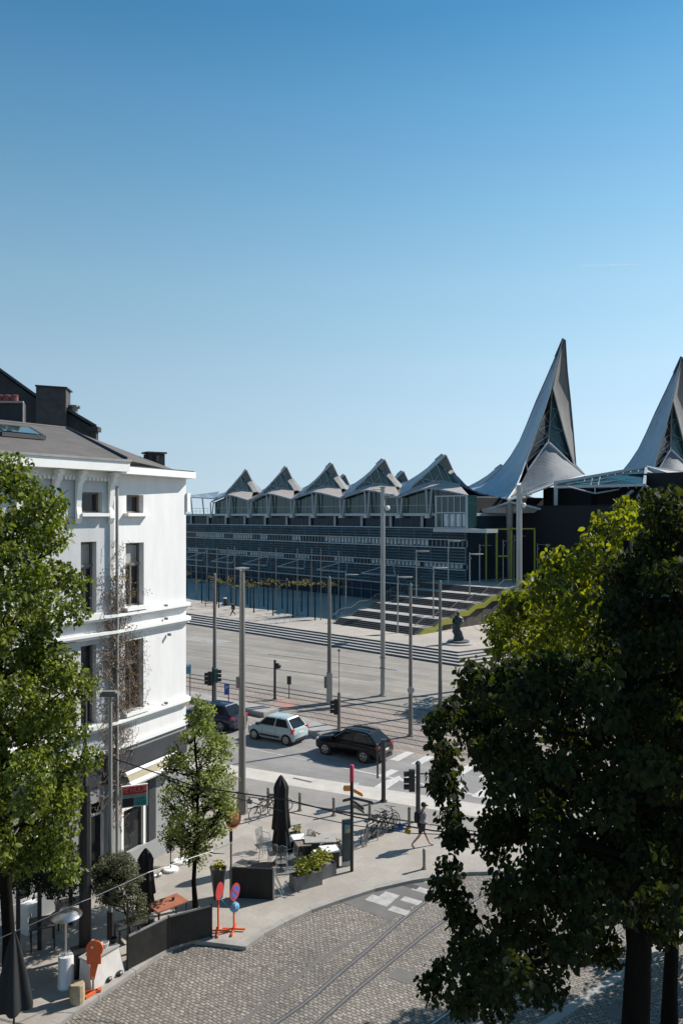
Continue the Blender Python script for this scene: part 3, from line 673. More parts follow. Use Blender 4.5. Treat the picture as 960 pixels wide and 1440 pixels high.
# spires
def spire(off, label=None):
    o = Vector(off)
    K = lambda l: [W(a, b, c) + o for a, b, c in l]
    O = K([(790,475.6,124.5),(779.6,501.7,125),(769,526.7,125.6),(752.5,564,126.5),(740,595.4,127.5),(729.6,620,128.5),(717,641,129.5),(702.5,660,130),(686,675.6,130),(671,685,129),(655.6,687,127)])
    I = K([(791.5,477,124.2),(786.5,493,123.4),(779.5,524,122.5),(771.5,555,122),(763,581,121),(754,605,120),(746,627,119),(738,649.6,118),(731.7,668,116.5),(724,687,114),(713,702.7,111)])
    def sag(a, b, q, s): return [x.lerp(y, q) + Vector((.25*s, .5*s, 0)) for x, y in zip(a, b)]
    MB().loft([O, sag(O,I,.33,1), sag(O,I,.66,1), I], .16, (.5,.8,0)).build('spire_shell', M['zinc'], law, smooth=True, world=True, ang=40)
    RO_ = K([(794.6,478.7,124),(797,522.5,125.5),(801.5,564,127),(805.6,610,128),(809,654,128.5)])
    RI_ = K([(788,494,123.2),(777,545,123),(784.5,574.6,123),(792.5,605.8,123),(806.7,655,123)])
    MB().loft([RI_, [a.lerp(b,.5)+Vector((0,.4,0)) for a,b in zip(RI_,RO_)], RO_], .3, (-.4,.8,0)).build('spire_wing', M['under'], law, smooth=True, world=True, ang=40)
    rim = MB(); rim.tube(I, [.04,.08]+[.15]*9, 6); rim.tube(RI_[1:], .1, 6); rim.tube(RO_, [.03]+[.1]*4, 6); rim.tube([O[0], O[1]], [.04,.12], 6); rim.build('spire_rim', M['facadelight'], law, world=True)
    # lower shell
    ML = K([(728,690,114.5),(733,678,116.5),(741,662,118),(755,642,119.5),(769,622.5,121)])
    MR = K([(821,668,120),(812,661,120.5),(800,651,121),(785,636,121),(771,622.8,121)])
    EB = K([(713,703,110.5),(744,694,112),(762,687,113),(780,680,114),(821,669,119)])
    MMa = K([(735,688,114),(752,675,115.5),(770,650,118.5)])
    g0 = EB; g1 = K([(728,690,114.3),(748,683,114.8),(764,677,115.2),(783,672,116),(819,667,119.6)]); g2 = K([(733,678,116),(750,668,117),(766,662,117.5),(784,660,118),(808,658,120.3)])
    g3 = K([(742,661,118),(755,652,118.8),(767,647,119.2),(780,646,119.6),(793,646,120.8)]); g4 = K([(755,642,119.5),(761,637,120),(767,634,120.2),(774,634,120.6),(781,633,121)]); g5 = K([(768,624,121),(769,623.5,121),(769.5,623,121),(770,623,121),(771,623.5,121)])
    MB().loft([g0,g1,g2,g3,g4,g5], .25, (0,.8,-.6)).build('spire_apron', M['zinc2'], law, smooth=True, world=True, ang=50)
    ed = MB(); ed.tube(MR, .22, 6); ed.tube(ML[2:], .12, 6); ed.tube(EB, .2, 6)
    for i in range(16):
        p = EB[1].lerp(EB[3], i/15) + Vector((0, 1.2, .8)); ed.beam(p, p+Vector((0,0,.85)), .06)
    ed.build('spire_edge', M['facadelight'], law, world=True)
    # glass between
    c = K([(776,547,123.2)])[0]; 
    gl = MB(); LI = [I[3],I[4],I[5],I[6],I[7]]; cen = K([(775.5,550,123.4),(774,575,123),(772.5,597,122.4),(771,612,121.8),(770,623,121.2)])
    mlx = K([(741,662,118.2)])[0]
    L0 = [c] + K([(765,584,121.6),(757,605,120.4),(748,628,119.3),(739,650,118.2)]) ; C0 = cen
    gl.loft([[p + Vector((.3,.5,0)) for p in L0], [p+Vector((0,.5,0)) for p in C0]]); gl.quad(*[p+Vector((0,.5,0)) for p in (L0[-1], mlx, C0[-1])])
    gl.build('spire_dark_glass', M['glass'], law, world=True)
    R0 = [c] + K([(784,575,123.2),(791,606,123.1),(799,640,123),(806,655,123)])
    gl = MB(); CR = cen[:4] + [K([(785,636,121.3)])[0]]; gl.loft([[p+Vector((0,.4,0)) for p in cen], [p+Vector((0,.4,0)) for p in R0]]); 
    gl.quad(*[p+Vector((0,.4,0)) for p in (cen[-1], CR[-1], R0[-1])]); gl.build('spire_glass', M['glass2'], law, world=True)
    tr = MB()
    tr.tube([p+Vector((0,.1,0)) for p in cen], .13, 5); tr.tube(L0[1:]+[mlx], .1, 5)
    for i in range(5):
        tr.beam(cen[i], R0[i], .06); tr.beam(cen[i], L0[i], .05)
        if i < 4: tr.beam(cen[i+1], R0[i], .05); tr.beam(cen[i+1], L0[i], .04)
    tr.build('spire_truss', M['polegrey'], law, world=True)
    # rear closing shells
    n = len(O); RB = [RO_[0].lerp(RO_[0],0)] 
    def samp(l, n):
        out = []
        for i in range(n):
            t = i/(n-1)*(len(l)-1); j = min(int(t), len(l)-2); out.append(l[j].lerp(l[j+1], t-j))
        return out
    Rn = samp(RO_ + K([(822,667,122)]), n)
    m1 = [a.lerp(b,.5)+Vector((0, 9*(i/(n-1)), 0)) for i,(a,b) in enumerate(zip(O,Rn))]
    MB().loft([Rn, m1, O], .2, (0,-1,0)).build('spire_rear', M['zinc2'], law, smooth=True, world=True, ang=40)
spire((0,0,0))
s2 = W(957,500,138.5) - W(791,476,124.3); s2.z = 0; spire(s2)
# ================================================================== white corner house
J = Vector((-8.5, 29.8, 0)); K_ = Vector((-6.55, 33.6, 0)); DA = Vector((.567, .824, 0)).normalized(); DB = (K_ - J).normalized()
NA = Vector((DA.y, -DA.x, 0)); NB = Vector((DB.y, -DB.x, 0)); A0 = J - DA * 16
K2 = K_ + Vector((-.50, .62, 0)); DC = Vector((-.829, .559, 0)); K3 = K2 + DC * 12; NC = Vector((.559,.829,0))
house = thing('corner_house', 'tall white stuccoed corner house with slate roof, dry vine and grey shop floor', 'house', J)
def PA(px): r = (px-480)/FL; s = (J.x - r*J.y) / (DA.x - r*DA.y); return J - DA * s, -s
def sA(px): return PA(px)[1]
def sB(px): r = (px-480)/FL; return (r*J.y - J.x) / (DB.x - r*DB.y)
def wallgrid(o, d, nrm, s0, s1, z0, z1, holes, name, m, depth=.32, par=None):
    xs = sorted({s0, s1, *[h[0] for h in holes], *[h[1] for h in holes]}); zs = sorted({z0, z1, *[h[2] for h in holes], *[h[3] for h in holes]})
    mb = MB(); P = lambda s, z: o + d * s + Vector((0,0,z))
    for i in range(len(xs)-1):
        for j in range(len(zs)-1):
            cx, cz = (xs[i]+xs[i+1])/2, (zs[j]+zs[j+1])/2
            if any(h[0] < cx < h[1] and h[2] < cz < h[3] for h in holes): continue
            mb.quad(P(xs[i],zs[j]), P(xs[i+1],zs[j]), P(xs[i+1],zs[j+1]), P(xs[i],zs[j+1]))
    for a, b, c, e in holes:
        n = -nrm * depth
        mb.quad(P(a,c), P(a,c)+n, P(a,e)+n, P(a,e)); mb.quad(P(b,c), P(b,e), P(b,e)+n, P(b,c)+n)
        mb.quad(P(a,c), P(b,c), P(b,c)+n, P(a,c)+n); mb.quad(P(a,e), P(a,e)+n, P(b,e)+n, P(b,e))
    mb.build(name, m, par or house, world=True)
def window(o, d, nrm, h, kind='tall', depth=.3, par=None, curtain=False):
    a, b, c, e = h; P = lambda s, z, q: o + d * s + nrm * q + Vector((0,0,z)); q = -depth + .03
    mb = MB(); w = .07
    for s in (a + w/2, b - w/2): mb.beam(P(s,c,q), P(s,e,q), .06, w, up=nrm)
    for z in (c + w/2, e - w/2): mb.beam(P(a,z,q), P(b,z,q), .06, w, up=nrm)
    if kind == 'tall':
        zz = c + (e-c)*.66; mb.beam(P(a,zz,q+.02), P(b,zz,q+.02), .09, .09); mb.beam(P((a+b)/2,c,q+.01), P((a+b)/2,zz,q+.01), .06, .07, up=nrm)
    win = mb.build('window', M['polegrey'] if kind == 'tall' else M['wood'], par or house, world=True)
    g = MB(); g.quad(P(a,c,q-.03), P(b,c,q-.03), P(b,e,q-.03), P(a,e,q-.03)); 
    o2 = g.build('pane', M['glass'], win); 
    # parts are in world metres: move the mesh into the window's frame
    o2.data.transform(Matrix.Translation(-house.location if par is None else -par.location))
    if curtain:
        g = MB(); zz = c + (e-c)*.62; m = b - (b-a)*.12
        g.quad(P(a+.1,zz,q-.02), P(b-.1,zz,q-.02), P(b-.1,e-.1,q-.02), P(a+.1,e-.1,q-.02))
        o3 = g.build('curtain', M['curtain'], win); o3.data.transform(Matrix.Translation(-house.location))
    s = MB(); s.box(tuple(P((a+b)/2, c-.07, .08)), ((b-a)+.3, .32, .12), math.atan2(d.y, d.x)); o4 = s.build('sill', M['trim'], win); o4.data.transform(Matrix.Translation(-house.location if par is None else -par.location))
ZG = 5.1
hB = [(sB(178), sB(202), 13.9, 14.6), (sB(177), sB(202.5), 10.3, 12.75), (sB(176), sB(202), 6.3, 9.0)]
LB = (K_ - J).length
wallgrid(J, DB, NB, 0, LB, ZG, 15.7, hB, 'wall', M['white'])
for i, h in enumerate(hB): window(J, DB, NB, h, 'small' if i == 0 else 'tall', curtain=(i == 1))
# part A to the left, same storeys
wa = sA(136) - sA(114); cols = [sA(114) - 2.35*k for k in range(0, 6)]
hA = []
for s in cols:
    hA += [(s+.05, s+.95, 13.9, 14.65), (s, s+wa, 10.25, 12.85), (s, s+wa, 6.2, 9.1)]
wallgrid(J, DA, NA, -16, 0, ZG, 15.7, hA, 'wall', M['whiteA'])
for i, h in enumerate(hA): window(J, DA, NA, h, 'small' if i % 3 == 0 else 'tall', curtain=(i % 3 == 1))
# rounded corner, return and rear walls
def wallq(ps, z0, z1, name, m):
    mb = MB()
    for a, b in zip(ps, ps[1:]): mb.quad((a.x,a.y,z0),(b.x,b.y,z0),(b.x,b.y,z1),(a.x,a.y,z1))
    return mb.build(name, m, house, world=True, smooth=True, ang=50)
arc = [K_, K_.lerp(K2,.3)+Vector((.10,.07,0)), K_.lerp(K2,.65)+Vector((.10,.08,0)), K2]
back0 = A0 - NA * 10
wallq(arc + [K3, back0, A0], ZG, 15.7, 'rear_wall', M['white'])
hG = [(sB(171), sB(205), .25, 3.55)]
wallgrid(J, DB, NB, 0, LB, 0, ZG, hG, 'shop_wall', M['greystucco'])
dA = [(s-.1, s+1.15, .3, 3.3) for s in cols]
wallgrid(J, DA, NA, -16, 0, 0, ZG, dA, 'shop_wall', M['greystucco'])
wallq(arc + [K3, back0, A0], 0, ZG, 'shop_rear_wall', M['greystucco'])
MB().prism([(p.x,p.y) for p in (A0-NA*.5, J-NA*.5, K_-NB*.5, K2+DC*.5, K3, back0)], .05, 15.5).build('interior', M['void'], house, world=True)
# storey ledges that follow the facade and the corner
def course(z, h, out, m='trim', name='ledge', oz=0):
    o0 = [A0 + NA*out, J + (NA+NB).normalized()*out, K_ + NB*out*1.0] + [p + (p-(K_.lerp(K2,.5)-NB*.6)).normalized()*out for p in arc[1:3]] + [K2 + NC*out, K3 + NC*out]
    i0 = [A0 - NA*.1, J - NA*.1, K_ - NB*.1, arc[1]-NB*.15, arc[2]-NB*.15, K2 - NC*.1, K3 - NC*.1]
    mb = MB(); n = len(o0)
    vs = [(p.x,p.y,z) for p in o0] + [(p.x,p.y,z+h) for p in o0] + [(p.x,p.y,z) for p in i0] + [(p.x,p.y,z+h) for p in i0]
    fs = []
    for i in range(n-1): fs += [(i,i+1,n+i+1,n+i), (n+i,n+i+1,3*n+i+1,3*n+i), (2*n+i,2*n+i+1,i+1,i)]
    mb.add(vs, fs); return mb.build(name, M[m], house, world=True)
for z, h, o in [(10.02,.10,.24),(9.92,.10,.15),(9.42,.10,.26),(9.30,.12,.17),(6.02,.10,.24),(5.90,.12,.15),(5.0,.14,.10),(.12,.8,.09)]: course(z, h, o, 'trim' if z > 1 else 'greystucco')
course(3.85, .95, .05, 'darkband', 'fascia')
# eaves
def slab(ps, z0, z1, name, m): return MB().prism([(p.x,p.y) for p in ps], z0, z1).build(name, M[m], house, world=True)
slab([J+NB*.62-DB*.25, K_+NB*.42+DB*.12, K2+NC*.25+Vector((.12,0,0)), K3+NC*.3, K3-NC*2, J-NB*1], 15.36, 15.62, 'eave', 'trim')
slab([J+NB*.55-DB*.2, K_+NB*.36+DB*.1, K2+NC*.2+Vector((.08,0,0)), K3+NC*.25, K3-NC*2, J-NB*1], 15.62, 15.67, 'eave_flashing', 'darkband')
slab([A0+NA*.75, J+NA*.75+DA*.12, J-NA*.5+DA*.12, A0-NA*.5], 15.42, 15.78, 'eave', 'trim')
slab([A0+NA*.8, J+NA*.8+DA*.16, J-NA*.5+DA*.16, A0-NA*.5], 15.78, 15.86, 'gutter', 'kerb')
MB().prism([(p.x,p.y) for p in (A0+NA*.06, J+NA*.06, J-NA*.05, A0-NA*.05)], 15.15, 15.42).build('frieze', M['trim'], house, world=True)
mb = MB()
for i in range(90):
    p = J + DA*(-.2-.17*i) + NA*.12; mb.box((p.x,p.y,15.12), (.08,.14,.12), math.atan2(DA.y,DA.x))
mb.build('dentils', M['trim'], house, world=True)
for s in [sA(154), sA(113)-.15] + [sA(113)-.15-2.35*k + q for k in range(0,5) for q in (-.95, -2.35)][:8]:
    mb = MB(); p = J + DA*s
    prof = [(.05,15.4),(.5,15.4),(.5,15.28),(.38,15.22),(.36,15.05),(.22,14.92),(.17,14.5),(.13,14.1),(.18,13.85),(.19,13.7),(.12,13.55),(.05,13.5)]
    for w in (-.10,.10): mb.add([tuple(p + DA*w + NA*o + Vector((0,0,z))) for o, z in prof], [tuple(range(len(prof)))])
    k = len(prof); mb.f += [(i, i+1, k+i+1, k+i) for i in range(k-1)]; mb.mi += [0]*(k-1)
    mb.build('console', M['trim'], house, world=True)
# roof with hip, skylight, flue
RG0 = Vector((-21.5, 22.8, 17.75)); RG1 = Vector((-12.4, 36, 17.75)); E0 = A0 + NA*.7 + Vector((0,0,15.84)); E1 = J + NA*.7 + DA*.1 + Vector((0,0,15.84)); E1b = J + NB*.5 + Vector((0,0,15.68)); E2 = K2 + NC*.15 + Vector((.02,0,15.68)); E3 = K3 + NC*.3 + Vector((0,0,15.68)); EB_ = back0 + Vector((0,0,15.7))
mb = MB(); mb.quad(E0, E1, RG1, RG0); mb.quad(E1, E2, RG1); mb.quad(E1, E1b, E2); mb.quad(E2, E3, RG1); mb.quad(E3, EB_, RG0, RG1); mb.quad(E0, RG0, EB_)
mb.build('roof', M['roof'], house, world=True)
mb = MB(); mb.tube([RG1+Vector((0,0,.02)), RG1.lerp(E1,.97)+Vector((0,0,.05))], .06, 5); mb.tube([RG0, RG1], .06, 5); mb.build('roof_ridge', M['darkband'], house, world=True)
def onroof(s, q): a = E0.lerp(E1, s); b = RG0.lerp(RG1, s); return a.lerp(b, q)
nr = (E1-E0).cross(RG0-E0).normalized()
mb = MB(); ps = [onroof(.73,.42), onroof(.84,.42), onroof(.84,.70), onroof(.73,.70)]; mb.quad(*[p+nr*.14 for p in ps]); mb.quad(*[p+nr*.02 for p in ps][::-1])
for a, b in zip(ps, ps[1:]+ps[:1]): mb.beam(a+nr*.1, b+nr*.1, .1, .16)
sk = mb.build('skylight', M['darkband'], house, world=True)
g = MB(); q = [onroof(.738,.45), onroof(.832,.45), onroof(.832,.67), onroof(.738,.67)]; g.quad(*[p+nr*.19-house.location for p in q]); g.build('pane', M['glass2'], sk)
fx = W(217, 655, 35.2); mb = MB(); mb.box((fx.x,fx.y,16.05), (.75,.6,.9), .6); fl_ = mb.build('flue', M['tar'], house, world=True)
mb = MB(); mb.box((fx.x,fx.y,16.56), (.9,.75,.07), .6); 
for s in (-1,1): mb.box((fx.x+s*.2,fx.y-.28,16.3), (.15,.1,.25), .6)
mb.build('flue_cap', M['chim'], house, world=True)
# downpipe, lamp bracket on wall
mb = MB(); p = J + (NA+NB).normalized()*.16; mb.tube([(p.x,p.y,14.9),(p.x,p.y,.15)], .06, 8); p2 = p - DA*.28; mb.tube([(p2.x,p2.y,5.2),(p2.x,p2.y,.15)], .05, 8)
mb.build('downpipe', M['kerb'], house, world=True)
mb = MB(); 
for s,z in ((3.05,8.95),(2.85,10.15),(2.85,9.62),(2.85,6.2)):
    p = J + DB*s + NB*.12; mb.box((p.x,p.y,z),(.08,.14,.1),math.atan2(DB.y,DB.x))
mb.build('wall_bracket', M['polegrey'], house, world=True)
p = K_ + NB*.03 + DB*.1; MB().box((p.x,p.y,14.35),(.2,.10,.8),math.atan2(DB.y,DB.x)).build('wall_box', M['trim'], house, world=True)
# shop door, glass and letters
a, b, c, e = hG[0]; P = lambda s, z, q: J + DB*s + NB*q + Vector((0,0,z))
mb = MB(); 
for s in (a+.05, b-.08): mb.beam(P(s,c,-.05), P(s,e,-.05), .12, .12, up=NB)
mb.beam(P(a,e-.06,-.05), P(b,e-.06,-.05), .12); mb.beam(P(a,2.65,-.05), P(b,2.65,-.05), .16)
dr = mb.build('door', M['trim'], house, world=True)
g = MB(); g.quad(*[P(s,z,-.12)-house.location for s,z in ((a,c),(b,c),(b,e),(a,e))]); g.build('pane', M['glass'], dr)
textmesh('door_lettering', 'uitr', .24, M['signpanel'], dr, P((a+b)/2,1.5,-.09)-house.location, (PI/2,0,math.atan2(DB.y,DB.x)))
mb = MB(); mb.box(tuple(P(b+.32,1.8,.03)), (.42,.08,3.4), math.atan2(DB.y,DB.x)); mb.build('door_pilaster', M['darkband'], house, world=True)
# panes of the ground floor openings on part A
for (a, b, c, e) in dA[:4]:
    P2 = lambda s, z, q: J + DA*s + NA*q + Vector((0,0,z))
    mb = MB(); 
    for s in (a+.05, (a+b)/2, b-.05): mb.beam(P2(s,c,-.2), P2(s,e,-.2), .1, .08, up=NA)
    mb.beam(P2(a,e-.5,-.2), P2(b,e-.5,-.2), .08); w = mb.build('shopfront', M['trim'], house, world=True)
    g = MB(); g.quad(*[P2(s,z,-.26)-house.location for s,z in ((a,c),(b,c),(b,e),(a,e))]); g.build('pane', M['glass'], w)
# folded awning
mb = MB(); aw = []
for s, z, q, r in ((sB(170),4.02,.22,.09),(sB(170),3.66,.42,.11)):
    mb.tube([P(s,z,q), P(sB(246),z+.02,q)], r, 8)
mb.build('awning_case', M['trim'], thing('awning', 'cream rolled awning above the grey shopfront of the white corner house', 'awning', P(1.8,3.66,.3)), world=True)
awt = [o for o in C.objects if o.name == 'awning'][0]
MB().quad(P(sB(172),3.95,.27), P(sB(245),3.97,.27), P(sB(245),3.7,.43), P(sB(172),3.68,.43)).build('awning_cloth', M['cream'], awt, world=True)
# projecting sign board
sg = thing('hanging_sign', 'projecting sign board, red lettered top over black and teal panels, beside the awning', 'sign', W(188,1135,29.6))
sd_ = Vector((.93,.37,0)) ; o = W(172,1121,29.4); sz_ = 1.0/ (FL/29.4)
def SQ(x, y, q=0): return W(172,1105,29.4) + sd_*((x-172)*sz_/.93) + Vector((0,0,-(y-1105)*sz_)) + Vector((.37,-.93,0))*q
def board(x0, y0, x1, y1, m, name, t=.06, q=0):
    mb = MB(); A_ = [SQ(x0,y0,q),SQ(x1,y0,q),SQ(x1,y1,q),SQ(x0,y1,q)]; B_ = [SQ(x0,y0,q-t),SQ(x1,y0,q-t),SQ(x1,y1,q-t),SQ(x0,y1,q-t)]
    mb.add(A_+B_, [(3,2,1,0),(4,5,6,7),(0,1,5,4),(1,2,6,5),(2,3,7,6),(3,0,4,7)]); return mb.build(name, M[m], sg, world=True)
board(171,1106.5,205,1137,'trim','frame',.08,-.01); board(172.5,1108,203,1118.5,'red','red_panel',.03,.02); board(172.5,1119.5,203,1123,'greystucco','middle_panel',.03,.02)
board(172.5,1124,187,1135.5,'poleblack','black_panel',.03,.02); board(188,1124,203,1135.5,'teal','teal_panel',.03,.02)
rz = (PI/2,0,math.atan2(.37,.93))
textmesh('red_lettering', 'TE HUUR', .23, mat('pink_lettering',(.75,.25,.25),.5), sg, SQ(187.5,1113.2,.03)-sg.location, rz)
textmesh('teal_lettering', 'FLOT', .15, mat('teal_lettering',(.05,.5,.5),.5), sg, SQ(195.5,1128,.03)-sg.location, rz)
# dry climbing vine
vine = thing('climbing_vine', 'leafless brown climbing vine spread over the corner of the white house', 'vine', J + NB*.2)
def strands(n, s0, s1, z0, z1, m, name, rad, up=True, L=(6,26), o=J, d=DB, nr=NB):
    mb = MB()
    for _ in range(n):
        s = R.gauss((s0+s1)/2, (s1-s0)/3.2); z = R.uniform(z0, z1); pts = []; a = R.gauss(PI/2, .5) if up else R.uniform(0, 2*PI); w = R.uniform(.07, .16)
        for _ in range(R.randint(*L)):
            pts.append(o + d*s + nr*w + Vector((0,0,z))); a += R.gauss(0,.6); s += .06*math.cos(a)*.8; z += .06*math.sin(a); w = max(.05, min(.22, w + R.gauss(0,.02)))
            if z > z1 + .3: break
        if len(pts) > 2: mb.tube(pts, rad, 3, cap=False)
    return mb.build(name, m, vine, world=True)
strands(110, -.25, .55, 4.2, 12.6, M['twig'], 'vine_stems', .008, L=(10,40))
strands(190, -.3, .6, 5.0, 10.8, M['twig'], 'vine_twigs', .006, False)
strands(170, sB(177)-.1, sB(199), 6.3, 8.9, M['twig'], 'vine_twigs', .006, False)
strands(80, -.15, .25, 2.0, 11.5, M['twig'], 'vine_stems', .014, L=(20,60))
strands(60, -.9, .1, 5.0, 10.4, M['twig'], 'vine_twigs', .007, False, d=DA, nr=NA)
cl = [((J + DB*R.gauss(.5,.45) + NB*.14 + Vector((0,0,R.uniform(6.2,12.5)))), .22) for _ in range(40)]
leafcloud('vine_leaves', cl, 500, .06, M['rustleaf'], vine)
# window box of plants at the far edge
# ---------------------------------------------------------------- black gabled house behind
bh = thing('rear_house', 'black tarred gable house rising behind the white house, with a square chimney', 'house', (-14, 42, 0))
D2 = 42.0
gp = [W(-260,640,D2), W(-120,455,D2), W(0,524,D2), W(50,560,D2), W(96,581,D2), W(137,605,D2), W(139,628,D2)]
def extr(pts, dv, name, m, par):
    mb = MB(); n = len(pts); q = [p + dv for p in pts]
    mb.add(list(pts) + q, [tuple(range(n-1,-1,-1)), tuple(range(n,2*n))] + [(i,(i+1)%n,(i+1)%n+n,i+n) for i in range(n)]); return mb.build(name, m, par, world=True)
bot = [Vector((gp[-1].x, D2, 0)), Vector((gp[0].x, D2, 0))]
extr(gp + bot, Vector((-4, 9, 0)), 'wall', M['tar'], bh)
for a, b in ((1,2),(2,3),(3,4),(4,5)):
    mb = MB(); u = Vector((0,0,.1)); mb.beam(gp[a]+u+Vector((-4,9,0)), gp[a]+u, .1); 
mb = MB()
for a, b in zip(gp[1:], gp[2:6]):
    A_ = a+Vector((.05,-.25,.12)); B_ = b+Vector((.05,-.25,.12)); o_ = Vector((-4,9.3,0)); t = Vector((0,0,.14))
    mb.add([A_,B_,B_+o_,A_+o_,A_+t,B_+t,B_+o_+t,A_+o_+t],[(3,2,1,0),(4,5,6,7),(0,1,5,4),(1,2,6,5),(2,3,7,6),(3,0,4,7)])
rf = mb.build('roof', mat('dark_green_slate',(.03,.045,.05),.6,var=.25), bh, world=True)
extr([W(51,541,41.6), W(93,544,41.6), W(93,600,41.6), W(51,600,41.6)], Vector((-.2,1.3,0)), 'chimney', M['chim'], bh)
extr([W(49.5,541,41.5), W(94.5,544,41.5), W(94.5,546,41.5), W(49.5,543,41.5)], Vector((-.2,1.5,0)), 'chimney_cap', M['tar'], bh)
mb = MB(); p = W(104,586,42.5); mb.tube([p, p+Vector((0,0,.55))], .22, 8); mb.tube([p+Vector((0,0,.5)), p+Vector((0,0,.6))], .3, 8); q = W(94,573,42.5); mb.beam(q, W(113,573,42.5), .14); mb.build('roof_vent', M['polegrey'], bh, world=True)
mb = MB(); p = W(133,604,41.8); mb.box((p.x,p.y,p.z),(.55,.6,.25)); mb.box((p.x,p.y,p.z-.35),(.3,.4,.5)); mb.build('gutter_head', M['tar'], bh, world=True)
ch = thing('chimney_stack', 'low black chimney stack with a row of red clay pots on the left roof', 'chimney', W(15,596,35))
extr([W(-40,565,35), W(33,565.5,35), W(33,597,35), W(-40,600,35)], Vector((-.2,.8,0)), 'stack', M['tar'], ch)
mb = MB(); mb.beam(W(-40,565,34.9), W(33.5,565.5,34.9), .1, .08); mb.beam(W(33,565,34.95), W(33,597,34.95), .06); mb.build('stack_edge', M['kerb'], ch, world=True)
for px in (-12, 0, 10.5, 21.5):
    p = W(px,566,35.3); mb = MB(); mb.lathe([(.15,0),(.14,.25),(.17,.3),(.13,.33)], p, 10); mb.build('chimney_pot', M['pot'], ch, world=True)

# ================================================================== poles and lamps
def pole(name, label, cat, px, by, topy, w0, w1, m, group=None, z0=0., extra=None, n=10, nobase=False):
    g = G(px, by, z0); t = thing(name, label, cat, g, 0, group); h = Zat(topy, g.y) - z0; k = g.y / FL / 2
    mb = MB(); mb.tube([(0,0,0),(0,0,h)], [w0*k, w1*k], n); mb.build('pole', M[m], t, smooth=True, ang=40)
    if not nobase: MB().tube([(0,0,0),(0,0,.05)], [w0*k*1.6]*2, n).build('foot', M[m], t)
    if extra: extra(t, h, k)
    return t
def x1(t, h, k):
    MB().tube([(0,0,0),(0,0,.95)], .26, 8).build('base_sleeve', M['polegrey'], t)
    MB().tube([(0,0,3.9),(0,0,4.5)], .185, 8).build('cable_box', M['polegrey'], t)
    mb = MB(); mb.tube([(0,0,h-.05),(0,0,h+.02)], [.12,.14], 8); mb.lathe([(.02,0),(.30,.02),(.34,.06),(.05,.10)], (0,0,h+.02), 14); mb.build('lamp_head', M['galv'], t)
    MB().box((-.2,0,6.0),(.14,.2,.5)).build('switch_box', M['polegrey'], t)
pole('street_pole', 'tallest thick grey pole rising beside the small leafy tree, flat lamp disc on top', 'pole', 340.5, 1143, 801, 11, 7, 'polegrey', 'tram poles', .12, x1)
def x2(t, h, k):
    MB().tube([(0,0,h-.02),(0,0,h+.12)], [.1,.02], 8).build('cap', M['polegrey'], t)
pole('tram_pole', 'brown-grey tram pole standing behind the dark blue car', 'pole', 302, 1000, 808, 6.5, 4, 'polegrey', 'tram poles', 0, x2)
def x3(t, h, k):
    MB().box((0,0,1.15),(.42,.36,2.3)).build('base_box', M['galv'], t); x2(t,h,k)
    MB().box((-.28,-.05,1.6),(.2,.3,.8)).build('switch_box', M['polegrey'], t)
pole('tram_pole', 'tram pole with a square grey box around its foot on the square', 'pole', 463, 990, 812, 7, 4.5, 'polegrey', 'tram poles', 0, x3)
def x4(t, h, k):
    mb = MB(); mb.tube([(0,0,h),(0,0,h+.1)], .24, 10); mb.beam((0,0,h-.5),(.9,0,h-.5),.06); mb.beam((0,0,h-.15),(-.8,0,h-.15),.05); mb.build('mast_head', M['galv'], t)
    for x, z in ((.75,-.85),(.35,-.75)):
        q = MB(); q.box((x,-.05,h+z+.15),(.5,.3,.08)); q.tube([(x*.2,0,h+z+.12),(x,0,h+z+.12)], .03, 5); q.build('floodlight', M['galv'], t)
    MB().sph((.35,-.1,h-1.55), .2, 10, 6).build('camera_dome', M['signwhite'], t)
    for z in (2.1, 2.9): MB().tube([(0,0,z),(0,0,z+.06)], .26, 10).build('collar', M['polegrey'], t)
pole('light_mast', 'tall silver light mast with floodlights in the middle of the square', 'mast', 538, 978, 686, 7, 6.5, 'galv', 'silver light masts', 0, x4)
pole('light_mast', 'tall silver light mast whose foot is hidden by the big dark tree', 'mast', 729.5, 960, 684, 8.2, 8, 'galv', 'silver light masts', 0, x4)
tm = [o for o in C.objects if o.name.startswith('light_mast')][-1]
mb = MB(); mb.box((.45,0,8.2),(.45,.3,.3)); mb.beam((0,0,8.2),(.4,0,8.2),.08); mb.beam((0,0,8.1),(-.8,0,7.8),.1); mb.build('camera', M['signwhite'], tm)
def x5(t, h, k): x2(t,h,k); MB().tube([(0,-.16,2.9),(0,-.2,2.9)], .22, 12).build('round_plate', M['galv'], t)
pole('tram_pole', 'grey tram pole with a small pale round plate, left of the big dark tree', 'pole', 577, 1035, 822, 6.5, 4, 'polegrey', 'tram poles', 0, x5)
pole('tram_pole', 'grey tram pole just touching the left edge of the big dark tree', 'pole', 618.5, 1003, 818, 6, 4, 'polegrey', 'tram poles', 0, x2)
# catenary wires
def wire(name, label, pts, r, m, sagv=.0, cat='cable', group=None):
    mb = MB(); P_ = []
    for a, b in zip(pts, pts[1:]):
        for i in range(12): q = i/12; P_.append(Vector(a).lerp(Vector(b), q) - Vector((0,0,sagv*4*q*(1-q))))
    P_.append(Vector(pts[-1])); mb.tube(P_, r, 5); o = mb.build(name, M[m], loc=P_[0], world=True); return tag(o, label, cat, group)
# slim masts of the tree rows
for px, by, ty in [(276,842,769),(291,840,769),(305,848,770),(320,846,770),(330,858,769),(364,852,770),(388,858,771),(418,866,771),(438,868,771),(451,872,771),(476,866,774)]:
    pole('slim_mast', 'slim grey mast standing among the low pollarded trees', 'mast', px, by, ty, 1.6, 1.4, 'polegrey', 'slim masts among the pollarded trees', PZ, None, 6, True)
